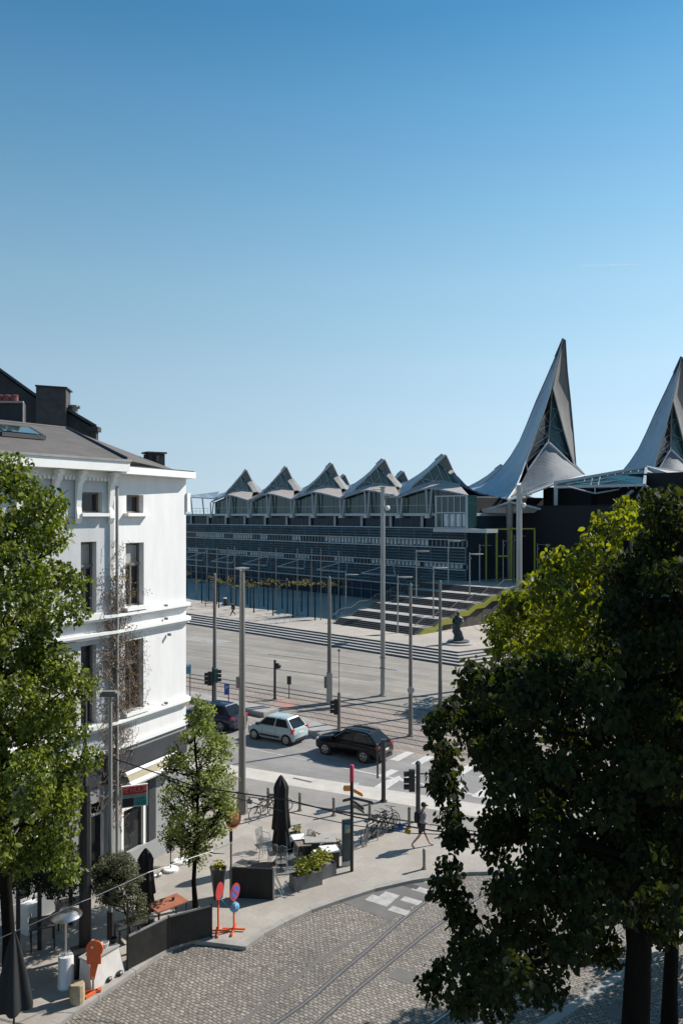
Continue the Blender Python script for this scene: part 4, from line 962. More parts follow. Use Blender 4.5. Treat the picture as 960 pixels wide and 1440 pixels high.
# tensioned rods between masts
# stair lamps
def lampx(t, h, k):
    mb = MB(); mb.beam((0,0,h-.25),(.75,-.1,h-.18),.05); mb.build('arm', M['galv'], t)
    mb = MB(); mb.lathe([(.05,0),(.40,.05),(.6,.12),(.5,.17),(.05,.20)], (.8,-.1,h-.30), 14, 1.5, .7); mb.build('lamp_head', M['galv'], t)
    MB().box((.06,0,h-.7),(.25,.2,.25)).build('loudspeaker', M['polegrey'], t)
lamps = [(585,834,773,2.6),(609,866,796,None),(630,819,759,4.6),(660,842,777,3.3),(707,818,759,4.8),(559,889,809,.8),(486,868,806,.8),(722,816,752,4.8),(755,812,764,4.8),(768,812,728,4.8),(804,812,757,4.8),(674,822,765,4.8)]
lamp_lab = ['on the stairs left of the middle', 'on the lower stair landings', 'at the left of the stair top', 'on the upper stairs by the right rail', 'on the terrace before the yellow-green door frame', 'at the foot of the stairs', 'left of the staircase foot',
            'just behind the right silver mast', 'right of the right silver mast', 'tallest, before the dark entrance hall', 'beside the lit top of the big tree', 'at the terrace edge before the door frames']
for (px, by, ty, z0), l in zip(lamps, lamp_lab):
    zz = PZ + 1.3 if z0 is None else z0
    if z0 in (2.6, 3.3) or z0 is None:   # foot on the stair: find the height where the ray meets the slope
        b = {2.6: 9.9, 3.3: 12.4}.get(z0, 4.5); 
        r = (px-480)/FL; den = sa.x - r*sa.y; q = sp(0,b,0); s = (r*q.y - q.x)/den; gpt = sp(s,b,0)
        f = int(b//RUN); zz = PZ + .667*(f+1); d = gpt.y; h = Zat(ty,d)-zz
    else:
        gpt = G(px, 725 + (H-zz)*FL/ (102 if px < 500 else 88 if px < 570 else 104+ (px-600)*.04), zz); d = gpt.y; h = Zat(ty,d)-zz
    t = thing('stair_lamp', 'slender lamp post with flat oval head ' + l, 'lamp post', (gpt.x,gpt.y,zz), 0, 'lamp posts around the grand staircase')
    MB().tube([(0,0,0),(0,0,h)], [.085,.06], 8).build('pole', M['galv'], t); lampx(t, h, 0)
# traffic lights
def head(t, x, z, flip=1, y=0, sc=1, m='poleblack'):
    mb = MB(); mb.box((x,y,z),(.26*sc,.24*sc,.95*sc)); o = mb.build('signal_head', M[m], t)
    v = MB()
    for i in (-1,0,1):
        c = (x+flip*.17*sc, y, z+i*.29*sc); v.tube([(x+flip*.1*sc,y,c[2]),(x+flip*.36*sc,y,c[2])], [.115*sc,.12*sc], 10)
    v.build('signal_visor', M['poleblack'], t); return o
def tl1(t, h, k):
    mb = MB(); mb.tube([(0,0,h),(0,0,h+.12)], [.15,.06], 8); mb.build('cap', M['poledark'], t); head(t,-.28,h-.75,-1); head(t,.62,h-.75,1)
    mb = MB(); mb.beam((0,0,h-.45),(.6,0,h-.45),.05); mb.beam((0,0,h-1.05),(.6,0,h-1.05),.05); mb.beam((0,0,h-.6),(-.3,0,h-.6),.05); mb.build('bracket', M['poledark'], t)
pole('traffic_light', 'dark traffic light pole with two signal heads behind the walking man', 'traffic light', 587.5, 1156, 1074, 7, 6, 'poledark', None, .07, tl1)
def tl2(t, h, k):
    head(t,-.22,h-.8,-1); head(t,.22,h-.6,1,m='greentl')
pole('traffic_light', 'traffic signals left of the tram pole above the dark blue car', 'traffic light', 299.5, 1004, 938, 3, 3, 'poledark', None, 0, tl2)
def tl3(t, h, k): head(t,-.2,h-.9,-1); MB().tube([(0,0,h),(0,0,h+2.6)], .025, 6).build('antenna', M['polegrey'], t); MB().tube([(0,0,h+2.6),(0,0,h+2.75)], .09, 8).build('antenna_cap', M['polegrey'], t)
pole('traffic_light', 'short traffic light with a thin antenna behind the black car bonnet', 'traffic light', 476.5, 1032, 974, 5.2, 4.8, 'polegrey', None, 0, tl3)
def tl4(t, h, k): MB().sph((.28,-.1,h-.45),.2,10,6).build('bell', M['poleblack'], t); MB().box((0.16,0,h-.45),(.2,.2,.4)).build('signal_head', M['poleblack'], t)
pole('signal_post', 'short dark post with a round black bell on the square', 'signal post', 386.5, 983, 928, 4, 3.6, 'poledark', None, 0, tl4)
def tl5(t, h, k): MB().box((0,0,h-.3),(.32,.12,.62)).build('sign_plate', M['poledark'], t)
pole('small_sign', 'small dark sign plate on a thin post behind the tram tracks', 'sign', 406.5, 982, 951, 1.4, 1.4, 'poledark', None, 0, tl5)
def tl6(t, h, k):
    MB().box((-.12,-.03,h-.35),(.34,.05,.75)).build('sign_plate', M['blue'], t); textmesh('letter', 'P', .4, M['signwhite'], t, (-.12,-.06,h-.25), (PI/2,0,0))
pole('parking_sign', 'blue P sign on a grey post behind the dark blue car', 'sign', 321.5, 1006, 962, 1.6, 1.6, 'polegrey', None, 0, tl6)
def tl7(t, h, k):
    MB().tube([(0,0,h),(0,0,h+.05)], .14, 8).build('cap', M['poledark'], t)
    MB().box((-.28,.15,1.9),(.08,.3,1.6)).build('side_panel', M['signpanel'], t)
pole('dark_post', 'tall dark post on the pale kerb in front of the black car boot', 'post', 539, 1127, 1041, 6.5, 6.2, 'poledark', None, .07, tl7)
pole('square_post', 'short capped post near the foot of the middle silver mast', 'post', 537, 977, 963, 3.5, 3.5, 'poledark', None, 0, None)
hb = thing('tram_stop_board', 'pale blue tram stop board on two thin posts by the white house corner', 'sign', G(262,988))
mb = MB(); d = G(262,988).y; s = d/FL
for px in (259.5, 267.5): mb.tube([W(px,988,d), W(px,936,d)], .035, 6)
mb.build('post', M['poledark'], hb, world=True)
mb = MB(); p = W(263,940.5,d); mb.box(tuple(p),(.62,.08,.65)); mb.build('board', M['ltblue'], hb, world=True)
mb = MB(); p = W(262,936,d)-Vector((0,.05,0)); mb.box(tuple(p),(.5,.03,.14)); mb.build('board_heading', M['signwhite'], hb, world=True)
# front lamp poles
def lp1(t, h, k):
    mb = MB(); mb.box((-.02,0,h),(.56,.3,.12)); mb.box((-.02,0,h+.07),(.42,.24,.06)); mb.build('lamp_head', M['polegrey'], t); MB().tube([(0,0,0),(0,0,1.2)], .11, 8).build('base_sleeve', M['poleblack'], t)
pole('street_lamp', 'thin grey lamp post with flat box head in front of the vine', 'street lamp', 155.5, 1335, 976, 7, 5, 'galv', None, .12, lp1)
def lp2(t, h, k):
    MB().sph((0,0,h+.05), .09, 10, 6).build('ball_top', M['galv'], t); MB().tube([(0,0,0),(0,0,5.6)], [.19,.15], 10).build('lower_pole', M['poleblack'], t)
pole('street_pole', 'thick black pole with small ball top beside the patio heater', 'pole', 120, 1366, 946, 9, 5, 'poledark', None, .12, lp2)
# cables
cA = [W(140,1060,26), W(200,1080,25.6), W(278,1107,25), W(400,1124,24), W(500,1149,23.2), W(608,1168,22.4), W(700,1176,21.8)]
wire('overhead_cable', 'upper black cable sagging across the terrace with coloured tags', cA, .022, 'poleblack')
cB = [W(278,1107,25), W(350,1127,24.8), W(394,1140,24.6), W(500,1161,24), W(580,1172,23.6), W(720,1176,23)]
wire('overhead_cable', 'lower thin black cable that forks from the upper one', cB, .014, 'poleblack')
cC = [W(-20,1328,21), W(40,1302,21.3), W(115,1268,21.8), W(131,1262,22), W(180,1240,22.6), W(208,1227,23), W(300,1196,24.6), W(327,1185,25)]
wire('light_cable', 'thin pale cable strung over the terrace beside the patio heater', cC, .012, 'galv')
for px, py, d, m, l in [(351,1127,24.75,'polegrey','small grey box hanging on the cable near the tall pole'),(562,1164,22.75,'blue','small blue tag hanging on the black cable'),(573,1169,22.7,'yellowtag','small amber tag on the black cable beside the blue one')]:
    if m == 'yellowtag': M[m] = mat('amber_tag', (.5,.30,.03), .5, var=.3, scale=9)
    p = W(px,py,d); mb = MB(); mb.box((0,0,0),(.16,.07,.13),0,Matrix.Rotation(.25,3,'Y')); mb.box((0,0,.1),(.05,.05,.08)); tag(mb.build('cable_tag', M[m], loc=p), l, 'tag', 'tags on the cable')
for px, by, ty, l, z0 in [(377,1132,1108,'grey bollard behind the left parked bicycles',.12),(421.5,1140,1115,'grey bollard just right of the tall closed black parasol',.12),(469,1147,1122,'grey bollard left of the red-topped signpost',.12),(519.5,1152,1129,'grey bollard behind the arrow signs of the signpost',.12),(575,1164,1136,'grey bollard to the left of the walking man',.12),(596,1222,1194,'bollard nearest the camera, in front of the walking man',.12),(640,1172,1144,'grey bollard seen behind the leaves right of the walking man',.12)]:
    def bx_(t, h, k): MB().tube([(0,0,h-.12),(0,0,h-.08)], .075, 10).build('band', M['galv'], t); MB().tube([(0,0,h),(0,0,h+.02)], [.065,.03], 10).build('cap', M['polegrey'], t)
    pole('bollard', l, 'bollard', px, by, ty, 4.2, 4.2, 'polegrey', 'bollards along the pavement', z0, bx_)
# ================================================================== platform furniture, pollards
pb = [(263,838),(284,848),(308,855),(352,855),(357,862),(377,859),(384,866),(348,850),(371,853),(397,856),(305,850),(325,847),(332,852),(412,869),(404,862),(418,865),(433,867),(443,872),(424,860),(451,864),(294,844),(340,860),(462,858),(470,869),(478,860)]
for px, by in pb:
    g = G(px, by, PZ); cz = min(6.2, Zat(821 + R.uniform(-3,3), g.y)); cz = max(4.2, cz)
    t = thing('pollarded_tree', 'slender pollarded tree with a thin flat yellowish crown before the dark facade', 'tree', g, 0, 'low pollarded trees on the platform')
    mb = MB(); mb.tube([g, g+Vector((R.uniform(-.05,.05),0,cz-PZ-.2))], [.09,.06], 6)
    cls = []
    for i in range(6):
        a = R.uniform(0,2*PI); r = R.uniform(.3,1.25); e = Vector((g.x+math.cos(a)*r, g.y+math.sin(a)*r, cz+R.uniform(-.2,.35))); limb(mb, (g.x,g.y,cz-.35), e, .04, .02, 4); cls.append((tuple(e), R.uniform(.3,.5)))
    mb.build('trunk', M['bark'], t, world=True); leafcloud('crown', cls, 60, .17, M['pollard'], t, flat=.6)
def bench(px, by, l, z=PZ, rz=.3):
    t = thing('bench', l, 'bench', G(px,by,z), rz); MB().box((0,0,.45),(1.8,.5,.07)).build('seat', M['polegrey'], t)
    for s in (-.7,.7): MB().box((s,0,.21),(.08,.45,.42)).build('leg', M['polegrey'], t)
    MB().box((0,.24,.72),(1.8,.05,.3),0,Matrix.Rotation(-.15,3,'X')).build('backrest', M['polegrey'], t)
bench(296,852,'dark bench on the platform behind the white house corner')
t = thing('litter_bin', 'dark cylindrical litter bin under the pollarded trees', 'bin', G(316.5,851,PZ)); MB().lathe([(.28,0),(.3,.9),(.28,.95)], (0,0,0), 14).build('bin_body', M['poledark'], t); MB().lathe([(.3,.98),(.31,1.02),(.12,1.1)], (0,0,0), 14).build('lid', M['signwhite'], t)
for i, (px, by) in enumerate([(396,872),(404,875)]):
    t = MB(); t.tube([(-.4,0,0),(-.4,0,.7),(-.3,0,.8),(.3,0,.8),(.4,0,.7),(.4,0,0)], .03, 6); o = t.build('bicycle_stand', M['galv'], loc=G(px,by,PZ)); o.rotation_euler.z = .6
    tag(o, ['left steel bicycle hoop','right steel bicycle hoop'][i] + ' standing bare on the pale platform', 'bicycle stand', 'bare hoops on the platform')
# statue on round plinth
t = thing('statue', 'tall dark bronze robed figure on a round stone plinth by the steps', 'statue', G(643,905,PZ))
MB().lathe([(1.7,0),(1.7,.12),(1.68,.14)], (0,0,0), 28).build('lower_plinth', M['step'], t); MB().lathe([(1.1,.142),(1.1,.3),(1.06,.32)], (.1,.1,0), 24).build('plinth', M['bluestone'], t)
mb = MB(); prof = [(.50,.32),(.52,.6),(.42,.9),(.46,1.2),(.36,1.5),(.45,1.85),(.40,2.1),(.48,2.35),(.46,2.6),(.26,2.78),(.12,2.86)]
vs = []; n = 14
for j, (r, z) in enumerate(prof):
    for k in range(n):
        a = 2*PI*k/n; q = r*(1+.16*math.cos(3*a+j*.9)+.06*math.cos(7*a-j)); vs.append((q*math.cos(a)+.08*math.sin(j*1.1), q*math.sin(a)*.8, z))
fs = [(i*n+k, i*n+(k+1)%n, (i+1)*n+(k+1)%n, (i+1)*n+k) for i in range(len(prof)-1) for k in range(n)]
mb.add(vs, fs); mb.build('robe', M['bronze'], t, smooth=True)
mb = MB(); mb.sph((.05,-.03,3.05), .17, 12, 9, 1.3); mb.tube([(.04,0,2.8),(.05,0,2.95)], .09, 8); mb.build('head', M['bronze'], t, smooth=True)
mb = MB(); mb.tube([(-.38,0,2.6),(-.5,-.15,2.15),(-.2,-.4,2.0)], [.12,.1,.07], 7); mb.tube([(.4,0,2.6),(.52,-.1,2.2),(.25,-.38,2.35)], [.12,.1,.07], 7); mb.build('arm', M['bronze'], t, smooth=True)

# ================================================================== cars
def car(name, label, loc, rz, L, Wd, Ht, paint, spec):
    t = thing(name, label, 'car', loc, rz); h = Wd/2
    prof, wb, wr, gl = spec['prof'], spec['wheels'], spec['wr'], spec['gh']
    # lower body, lofted along its length: x, z bottom, z top, half width factor
    mb = MB(); n = None; ring0 = []; secs = []
    for (x, zb, zt, wf, sh) in prof:
        w = h*wf; m_ = zb + (zt-zb)*.55
        half = [(w*.80, zb), (w*.96, zb+(zt-zb)*.15), (w*1.0, m_), (w*.985, zt-(zt-zb)*.22), (w*sh, zt-.035), (w*sh*.8, zt), (w*.35, zt+.02)]
        ring = [(x, y, z) for y, z in half] + [(x, -y, z) for y, z in half[::-1]]; secs.append(ring)
    n = len(secs[0]); vs = [p for r in secs for p in r]; fs = []
    for i in range(len(secs)-1):
        for k in range(n): fs.append((i*n+k, (i+1)*n+k, (i+1)*n+(k+1)%n, i*n+(k+1)%n))
    fs.append(tuple(range(n))); fs.append(tuple(reversed([(len(secs)-1)*n+k for k in range(n)])))
    mb.add([Vector(v) for v in vs], [tuple(reversed(f)) for f in fs]); body = mb.build('body', paint, t, smooth=True, ang=42)
    # greenhouse
    (xa, xb, xc, xd, zb, zt, wl, wt) = gl    # base front, roof front, roof rear, base rear
    def gh(x0, x1, x2, x3, z0, z1, a, b, grow=0):
        rows = [(x0, z0, a), (x1, z1, b), ((x1+x2)/2, z1+.035, b), (x2, z1-.01, b), (x3, z0, a)]
        return rows
    m2 = MB(); vs = []
    base = [(xa,wl),( (xa+xd)/2, wl*1.02),(xd,wl*.96)]; roof = [(xb,wt),((xb+xc)/2,wt*1.02),(xc,wt*.95)]
    for (x, w) in base: vs += [(x, w*h, zb), (x, -w*h, zb)]
    for i, (x, w) in enumerate(roof): zz = zt - (.02 if i != 1 else -.015); vs += [(x, w*h, zz-.03), (x, -w*h, zz-.03)]
    for i, (x, w) in enumerate(roof): zz = zt - (.02 if i != 1 else -.015); vs += [(x+(.05 if i==0 else 0)-(.05 if i==2 else 0), w*h*.85, zz+.02), (x+(.05 if i==0 else 0)-(.05 if i==2 else 0), -w*h*.85, zz+.02)]
    f = []
    for i in (0,1):
        f += [(2*i,2*i+2,2*i+8,2*i+6), (2*i+3,2*i+1,2*i+7,2*i+9), (6+2*i,8+2*i,14+2*i,12+2*i), (9+2*i,7+2*i,13+2*i,15+2*i), (12+2*i,14+2*i,15+2*i,13+2*i)]
    f += [(1,0,6,7), (7,6,12,13), (4,5,11,10), (10,11,17,16)]
    m2.add(vs, f); m2.build('cabin', paint, t, smooth=True, ang=35)
    V_ = [Vector(v) for v in vs]
    def pane(nm, a, b, c, d, i0=.06, i1=.06, j0=.06, j1=.08, off=.012):
        P_ = lambda u, v: a.lerp(b, u).lerp(d.lerp(c, u), v)
        q = [P_(i0,j0), P_(1-i1,j0), P_(1-i1,1-j1), P_(i0,1-j1)]; nn = (q[1]-q[0]).cross(q[3]-q[0]).normalized()*off
        ce = Vector(((xa+xd)/2,0,zb)); 
        if nn.dot(q[0]-ce) < 0: nn = -nn
        g = MB(); g.quad(*[p+nn for p in q]); g.build(nm, M['carglass'], t)
    pane('windscreen', V_[0], V_[1], V_[7], V_[6], .05, .05, .03, .05); pane('rear_window', V_[4], V_[5], V_[11], V_[10], .04, .04, .02, .03, .03)
    for s, (o,) in ((0,(0,)),(1,(1,))):
        pane('side_window', V_[0+o], V_[2+o], V_[8+o], V_[6+o], .12, .04, .05, .10); pane('side_window', V_[2+o], V_[4+o], V_[10+o], V_[8+o], .04, spec.get('qp',.16), .05, .10)
    for x in wb:
        for s in (-1, 1):
            y = s*(h-.10)
            a = MB(); a.tube([(x,s*(h-.3),wr),(x,s*(h+.004),wr)], wr*1.16, 22); a.build('wheel_arch', M['tyre'], t)
            w = MB(); w.tube([(x,y-s*.1,wr),(x,y-s*.1+.001*s,wr),(x,y+s*.09,wr),(x,y+s*.115,wr)], [wr*.9,wr,wr,wr*.93], 22)
            wo = w.build('wheel', M['tyre'], t); r_ = MB(); r_.tube([(x,y+s*.10,wr),(x,y+s*.122,wr)], [wr*.68,wr*.62], 18); ro = r_.build('rim', M['polegrey'] if spec.get('darkrim') else M['tyre'], wo)
            sp_ = MB()
            for k in range(5):
                a_ = 2*PI*k/5+.3; c_ = Vector((math.cos(a_),0,math.sin(a_))); sp_.beam(Vector((x,y+s*.13,wr))+c_*.03, Vector((x,y+s*.128,wr))+c_*wr*.64, .07, .02, up=(0,1,0))
            tt_ = [(x+wr*.64*math.cos(2*PI*k/20), y+s*.125, wr+wr*.64*math.sin(2*PI*k/20)) for k in range(21)]; sp_.tube(tt_, .02, 5); sp_.build('spokes', M['rim'], wo)
    for s in (-1,1):
        MB().box((xa+.12, s*(h*wl+.12), zb+.06),(.16,.2,.13)).build('wing_mirror', spec.get('mir', paint), t)
        lx, lz, lw, lh = spec['tail']; MB().box((lx, s*(h*lw), lz),(.12,.24,lh)).build('taillight', M['tail'], t)
        lx, lz = spec['headl']; MB().box((lx, s*h*.72, lz),(.16,.34,.14)).build('headlight', M['lamp'], t)
        if spec.get('strip'): MB().box((.0,s*(h+.002),.42),(spec['strip'],.02,.10)).build('side_strip', M['tyre'], t)
        for k, dx in enumerate((-.05, 1.0)):
            MB().box((spec['doors'][k], s*(h*.995), .62),(.012,.012,.55)).build('door_seam', M['tyre'], t)
        MB().box((spec['doors'][0]+.35 if False else (xa+xd)/2-.15, s*(h*1.0), zb-.1),(.18,.03,.03)).build('door_handle', paint, t)
    xe = prof[-1][0]; xf = prof[0][0]
    MB().box((xe+.005,0,.62 if Ht<1.55 else .72),(.02,.5,.11)).build('number_plate', spec.get('plate', M['plate']), t)
    MB().box((xe-.02,0,.33),(.08,Wd*.7,.16)).build('rear_bumper', M['tyre'], t)
    MB().box((xf-.0,0,.42),(.06,Wd*.5,.2)).build('grille', M['tyre'], t)
    if spec.get('rails'):
        for s in (-1,1): r_ = MB(); r_.tube([(xb+.05,s*h*wt*.92,zt+.03),(xb+.2,s*h*wt*.92,zt+.07),(xc-.2,s*h*wt*.9,zt+.06),(xc,s*h*wt*.9,zt+.01)], .018, 5); r_.build('roof_rail', M['rim'], t)
        for s in (-1,1):
            r_ = MB(); r_.tube([(xa+.25,s*h*wl*1.015,zb+.04),(xb+.1,s*h*wt*1.04,zt-.08),(xc-.1,s*h*wt*1.04,zt-.09),(xd-.28,s*h*wl*1.0,zb+.1)], .014, 4); r_.build('window_trim', M['chrome'], t)
    return t
ztw = dict(prof=[(-1.80,.38,.62,.72,.6),(-1.74,.24,.74,.86,.7),(-1.55,.20,.86,.96,.78),(-1.15,.19,.97,1.,.84),(-.9,.19,1.00,1.,.88),(.2,.19,1.02,1.,.90),(1.3,.19,1.03,1.,.88),(1.62,.2,1.0,.97,.84),(1.76,.24,.93,.93,.84),(1.80,.36,.72,.88,.85)],
    wheels=(-1.17,1.26), wr=.31, gh=(-1.02,-.42,1.22,1.66,.99,1.53,.88,.70), tail=(1.70,.86,.86,.26), headl=(-1.62,.74), strip=1.5, doors=(-.55,.45), qp=.22, mir=M['tyre'], darkrim=True)
zau = dict(prof=[(-2.18,.42,.72,.74,.7),(-2.12,.28,.88,.88,.78),(-1.9,.24,.98,.97,.80),(-1.3,.23,1.06,1.,.84),(-.95,.23,1.09,1.,.88),(.2,.23,1.10,1.,.90),(1.4,.23,1.11,1.,.88),(1.95,.25,1.08,.97,.84),(2.13,.3,1.0,.92,.84),(2.2,.42,.80,.86,.85)],
    wheels=(-1.36,1.28), wr=.35, gh=(-1.05,-.28,1.42,2.02,1.07,1.60,.88,.68), tail=(2.10,.92,.80,.16), headl=(-2.0,.82), doors=(-.6,.55), qp=.30, rails=True)
def place(px, py): return G(px, py)
angc = ANG
car('parked_car', 'small pale mint hatchback waiting in the lane behind the black car', G(390,1039.5), ANG+.02, 3.6, 1.64, 1.55, M['mint'], ztw)
car('parked_car', 'black crossover car with silver roof rails behind the dark post', G(497,1062), ANG-.02, 4.4, 1.83, 1.6, M['cblack'], zau)
zbl = dict(zau); zbl['rails'] = False; zbl['plate'] = M['plateor']
car('parked_car', 'dark navy car half hidden by the small leafy tree', G(301,1021), ANG+.04, 4.2, 1.75, 1.5, M['cblue'], zbl)

# ================================================================== people
def person(label, loc, rz, joints, edges, hands, clothes, sc=1, prone=None):
    t = thing('person', label, 'person', loc, rz); t.scale = (sc,)*3
    def skin(name, J_, E_, m, root=0, lvl=1):
        me = bpy.data.meshes.new(name); names = list(J_); idx = {k:i for i,k in enumerate(names)}
        me.from_pydata([J_[k][0] for k in names], [(idx[a],idx[b]) for a,b in E_], []); o = bpy.data.objects.new(name, me); C.objects.link(o)
        md = o.modifiers.new('s','SKIN'); md.use_smooth_shade = True
        for i,k in enumerate(names):
            r = J_[k][1]; r = r if isinstance(r, tuple) else (r,r); me.skin_vertices[0].data[i].radius = r; me.skin_vertices[0].data[i].use_root = (i==root)
        sb_ = o.modifiers.new('u','SUBSURF'); sb_.levels = lvl; sb_.render_levels = lvl
        bpy.context.view_layer.update(); dg = bpy.context.evaluated_depsgraph_get(); nm = bpy.data.meshes.new_from_object(o.evaluated_get(dg)); bpy.data.objects.remove(o)
        nm.materials.clear(); nm.materials.append(m); q = bpy.data.objects.new(name, nm); C.objects.link(q); q.parent = t; return q
    skin('body', joints, edges, M['skin'])
    for nm, J_, E_, m in clothes: skin(nm, J_, E_, m)
    return t
def walker(label, loc, rz, top, pant, capm, stride=.42, sc=1, armb=True, long=False, shoe='shoe', pack=True):
    # faces +x; y is to the person's left
    s = stride
    Jn = {'pel':((0,0,.95),(.13,.10)),'sp':((.01,0,1.15),(.13,.10)),'ch':((.03,0,1.36),(.15,.11)),'nk':((.06,0,1.50),.055),'hd':((.09,0,1.58),.065),'hd2':((.105,0,1.66),(.085,.095)),'hd3':((.10,0,1.74),(.07,.085)),
          'hl':((0,.10,.92),.095),'kl':((.18,.10,.52),.058),'al':((.36,.10,.11),.038),'fl':((.50,.11,.05),.035),'hr':((0,-.10,.92),.095),'kr':((-.10,-.10,.50),.058),'ar':((-.42,-.10,.17),.038),'fr':((-.34,-.11,.04),.035),
          'sl':((.03,.19,1.41),.055),'el':((-.08,.24,1.13),.042),'wl':((.10,.22,.93),.03),'sr':((.03,-.19,1.41),.055),'er':((.02,-.25,1.13),.042),'wr':((.24,-.16,1.02),.03)}
    E = [('pel','sp'),('sp','ch'),('ch','nk'),('nk','hd'),('hd','hd2'),('hd2','hd3'),('pel','hl'),('hl','kl'),('kl','al'),('al','fl'),('pel','hr'),('hr','kr'),('kr','ar'),('ar','fr'),('ch','sl'),('sl','el'),('el','wl'),('ch','sr'),('sr','er'),('er','wr')]
    Jn['nose'] = ((.195,0,1.655),.016); E.append(('hd2','nose'))
    for sd2, w, dx in (('l',(.10,.22,.93),1),('r',(.24,-.16,1.02),1)):
        w = Vector(w); k = 'p'+sd2; Jn[k] = (tuple(w+Vector((.05,0,-.04))),(.032,.022)); E.append(('w'+sd2,k))
        for i, (oy, L) in enumerate(((-.03,.075),(-.01,.09),(.012,.085),(.03,.065))):
            a_ = w+Vector((.085,oy,-.07)); b_ = w+Vector((.085+L*.4,oy,-.07-L*.45)); c_ = b_+Vector((-.01,0,-L*.45))
            Jn[f'f{sd2}{i}a'] = (tuple(a_),.0095); Jn[f'f{sd2}{i}b'] = (tuple(b_),.0085); Jn[f'f{sd2}{i}c'] = (tuple(c_),.008); E += [(k,f'f{sd2}{i}a'),(f'f{sd2}{i}a',f'f{sd2}{i}b'),(f'f{sd2}{i}b',f'f{sd2}{i}c')]
        sgn = -1 if sd2 == 'l' else 1
        Jn[f't{sd2}a'] = (tuple(w+Vector((.06,sgn*.045,-.035))),.01); Jn[f't{sd2}b'] = (tuple(w+Vector((.095,sgn*.055,-.07))),.009); E += [(k,f't{sd2}a'),(f't{sd2}a',f't{sd2}b')]
    g = lambda k, gr, z=None: (Jn[k][0], (Jn[k][1][0]+gr, Jn[k][1][1]+gr) if isinstance(Jn[k][1], tuple) else Jn[k][1]+gr)
    tp = {'pel':((0,0,.93),(.155,.125)),'sp':g('sp',.03),'ch':g('ch',.03),'nk':((.04,0,1.47),.085),'sl':g('sl',.025),'el':g('el',.025),'wl':((.08,.222,.95),.043),'sr':g('sr',.025),'er':g('er',.025),'wr':((.21,-.17,1.03),.043)}
    te = [('pel','sp'),('sp','ch'),('ch','nk'),('ch','sl'),('sl','el'),('el','wl'),('ch','sr'),('sr','er'),('er','wr')]
    def along(a, b, q): a = Vector(Jn[a][0]); b = Vector(Jn[b][0]); return tuple(a.lerp(b, q))
    pt = {'pel':((0,0,.96),(.15,.12)),'hl':g('hl',.02),'hr':g('hr',.02)}
    pe = [('pel','hl'),('pel','hr')]
    if long:
        for q in 'lr': pt['k'+q] = g('k'+q,.025); pt['a'+q] = g('a'+q,.03); pe += [('h'+q,'k'+q),('k'+q,'a'+q)]
    else:
        for q in 'lr': pt['k'+q] = (along('h'+q,'k'+q,.85),.09); pe += [('h'+q,'k'+q)]
    cl = [('jacket',tp,te,top),('trousers' if long else 'shorts',pt,pe,pant)]
    cl.append(('shoe',{'a':(along('al','fl',.05),.045),'b':((.48,.105,.045),.042),'c':((.56,.11,.045),.035)},[('a','b'),('b','c')],M[shoe]))
    cl.append(('shoe',{'a':(along('ar','fr',.05),.045),'b':((-.37,-.105,.06),.042),'c':((-.29,-.11,.035),.033)},[('a','b'),('b','c')],M[shoe]))
    t = person(label, loc, rz, Jn, E, None, cl, sc)
    mb = MB(); mb.lathe([(.1,1.68),(.108,1.73),(.095,1.80),(.05,1.84),(.01,1.85)], (.095,0,0), 14, 1.08, .9); mb.box((.215,0,1.705),(.13,.15,.018)); mb.build('cap', capm, t, smooth=True, ang=40)
    mb = MB()
    for yy in (-.035,.035): mb.sph((.185,yy,1.675), .011, 8, 5)
    mb.box((.187,0,1.615),(.01,.045,.01)); mb.build('face', M['cap'], t)
    if pack:
        mb = MB(); mb.lathe([(.02,0),(.14,.03),(.16,.2),(.14,.38),(.05,.46)], (-.2,0,1.02), 12, .65, 1.0); mb.tube([(-.12,.1,1.42),(.06,.13,1.5),(.17,.12,1.35),(.1,.13,1.1)], .018, 5); mb.tube([(-.12,-.1,1.42),(.06,-.13,1.5),(.17,-.12,1.35),(.1,-.13,1.1)], .018, 5)
        mb.build('backpack', M['cap'], t, smooth=True, ang=50)
    return t
walker('man in black cap, grey hoodie and dark shorts striding with a backpack', G(592,1191,.12), .12, M['hoodie'], M['shorts'], M['cap'])
walker('person in dark clothes walking on the platform near the bin', G(327.5,866,PZ), PI+.6, M['shorts'], M['shorts'], M['cap'], long=True, shoe='cap', pack=True)

# ================================================================== bicycles
def bicycle(label, loc, rz, group=None, col='poleblack', lean=.1):
    t = thing('bicycle', label, 'bicycle', loc, rz, group); t.rotation_euler = (lean, 0, rz)
    for x in (-.52,.52):
        mb = MB(); ring = [(x+.33*math.cos(2*PI*k/20),0,.34+.33*math.sin(2*PI*k/20)) for k in range(21)]; mb.tube(ring, .019, 6, cap=False); w = mb.build('wheel', M['tyre'], t)
        mb = MB()
        for k in range(8): a = PI*k/8; c_ = Vector((math.cos(a),0,math.sin(a)))*.32; mb.beam(Vector((x,0,.34))-c_, Vector((x,0,.34))+c_, .006)
        mb.build('spokes', M['galv'], w)
    mb = MB(); bb=(-.05,0,.30); st_=(-.18,0,.82); hd_=(.36,0,.82); hb_=(.39,0,.68)
    for a, b in ((bb,st_),(st_,hd_),(bb,hb_),((-.52,0,.34),bb),((-.52,0,.34),st_),((.52,0,.34),hb_),(hb_,(.33,0,1.0))): mb.tube([a,b], .017, 6)
    mb.build('frame', M[col], t)
    MB().tube([(.25,-.28,1.02),(.35,-.2,1.0),(.33,0,1.0),(.35,.2,1.0),(.25,.28,1.02)], .013, 5).build('handlebar', M['poleblack'], t)
    MB().box((-.2,0,.92),(.26,.14,.05)).build('saddle', M['poleblack'], t)
    return t
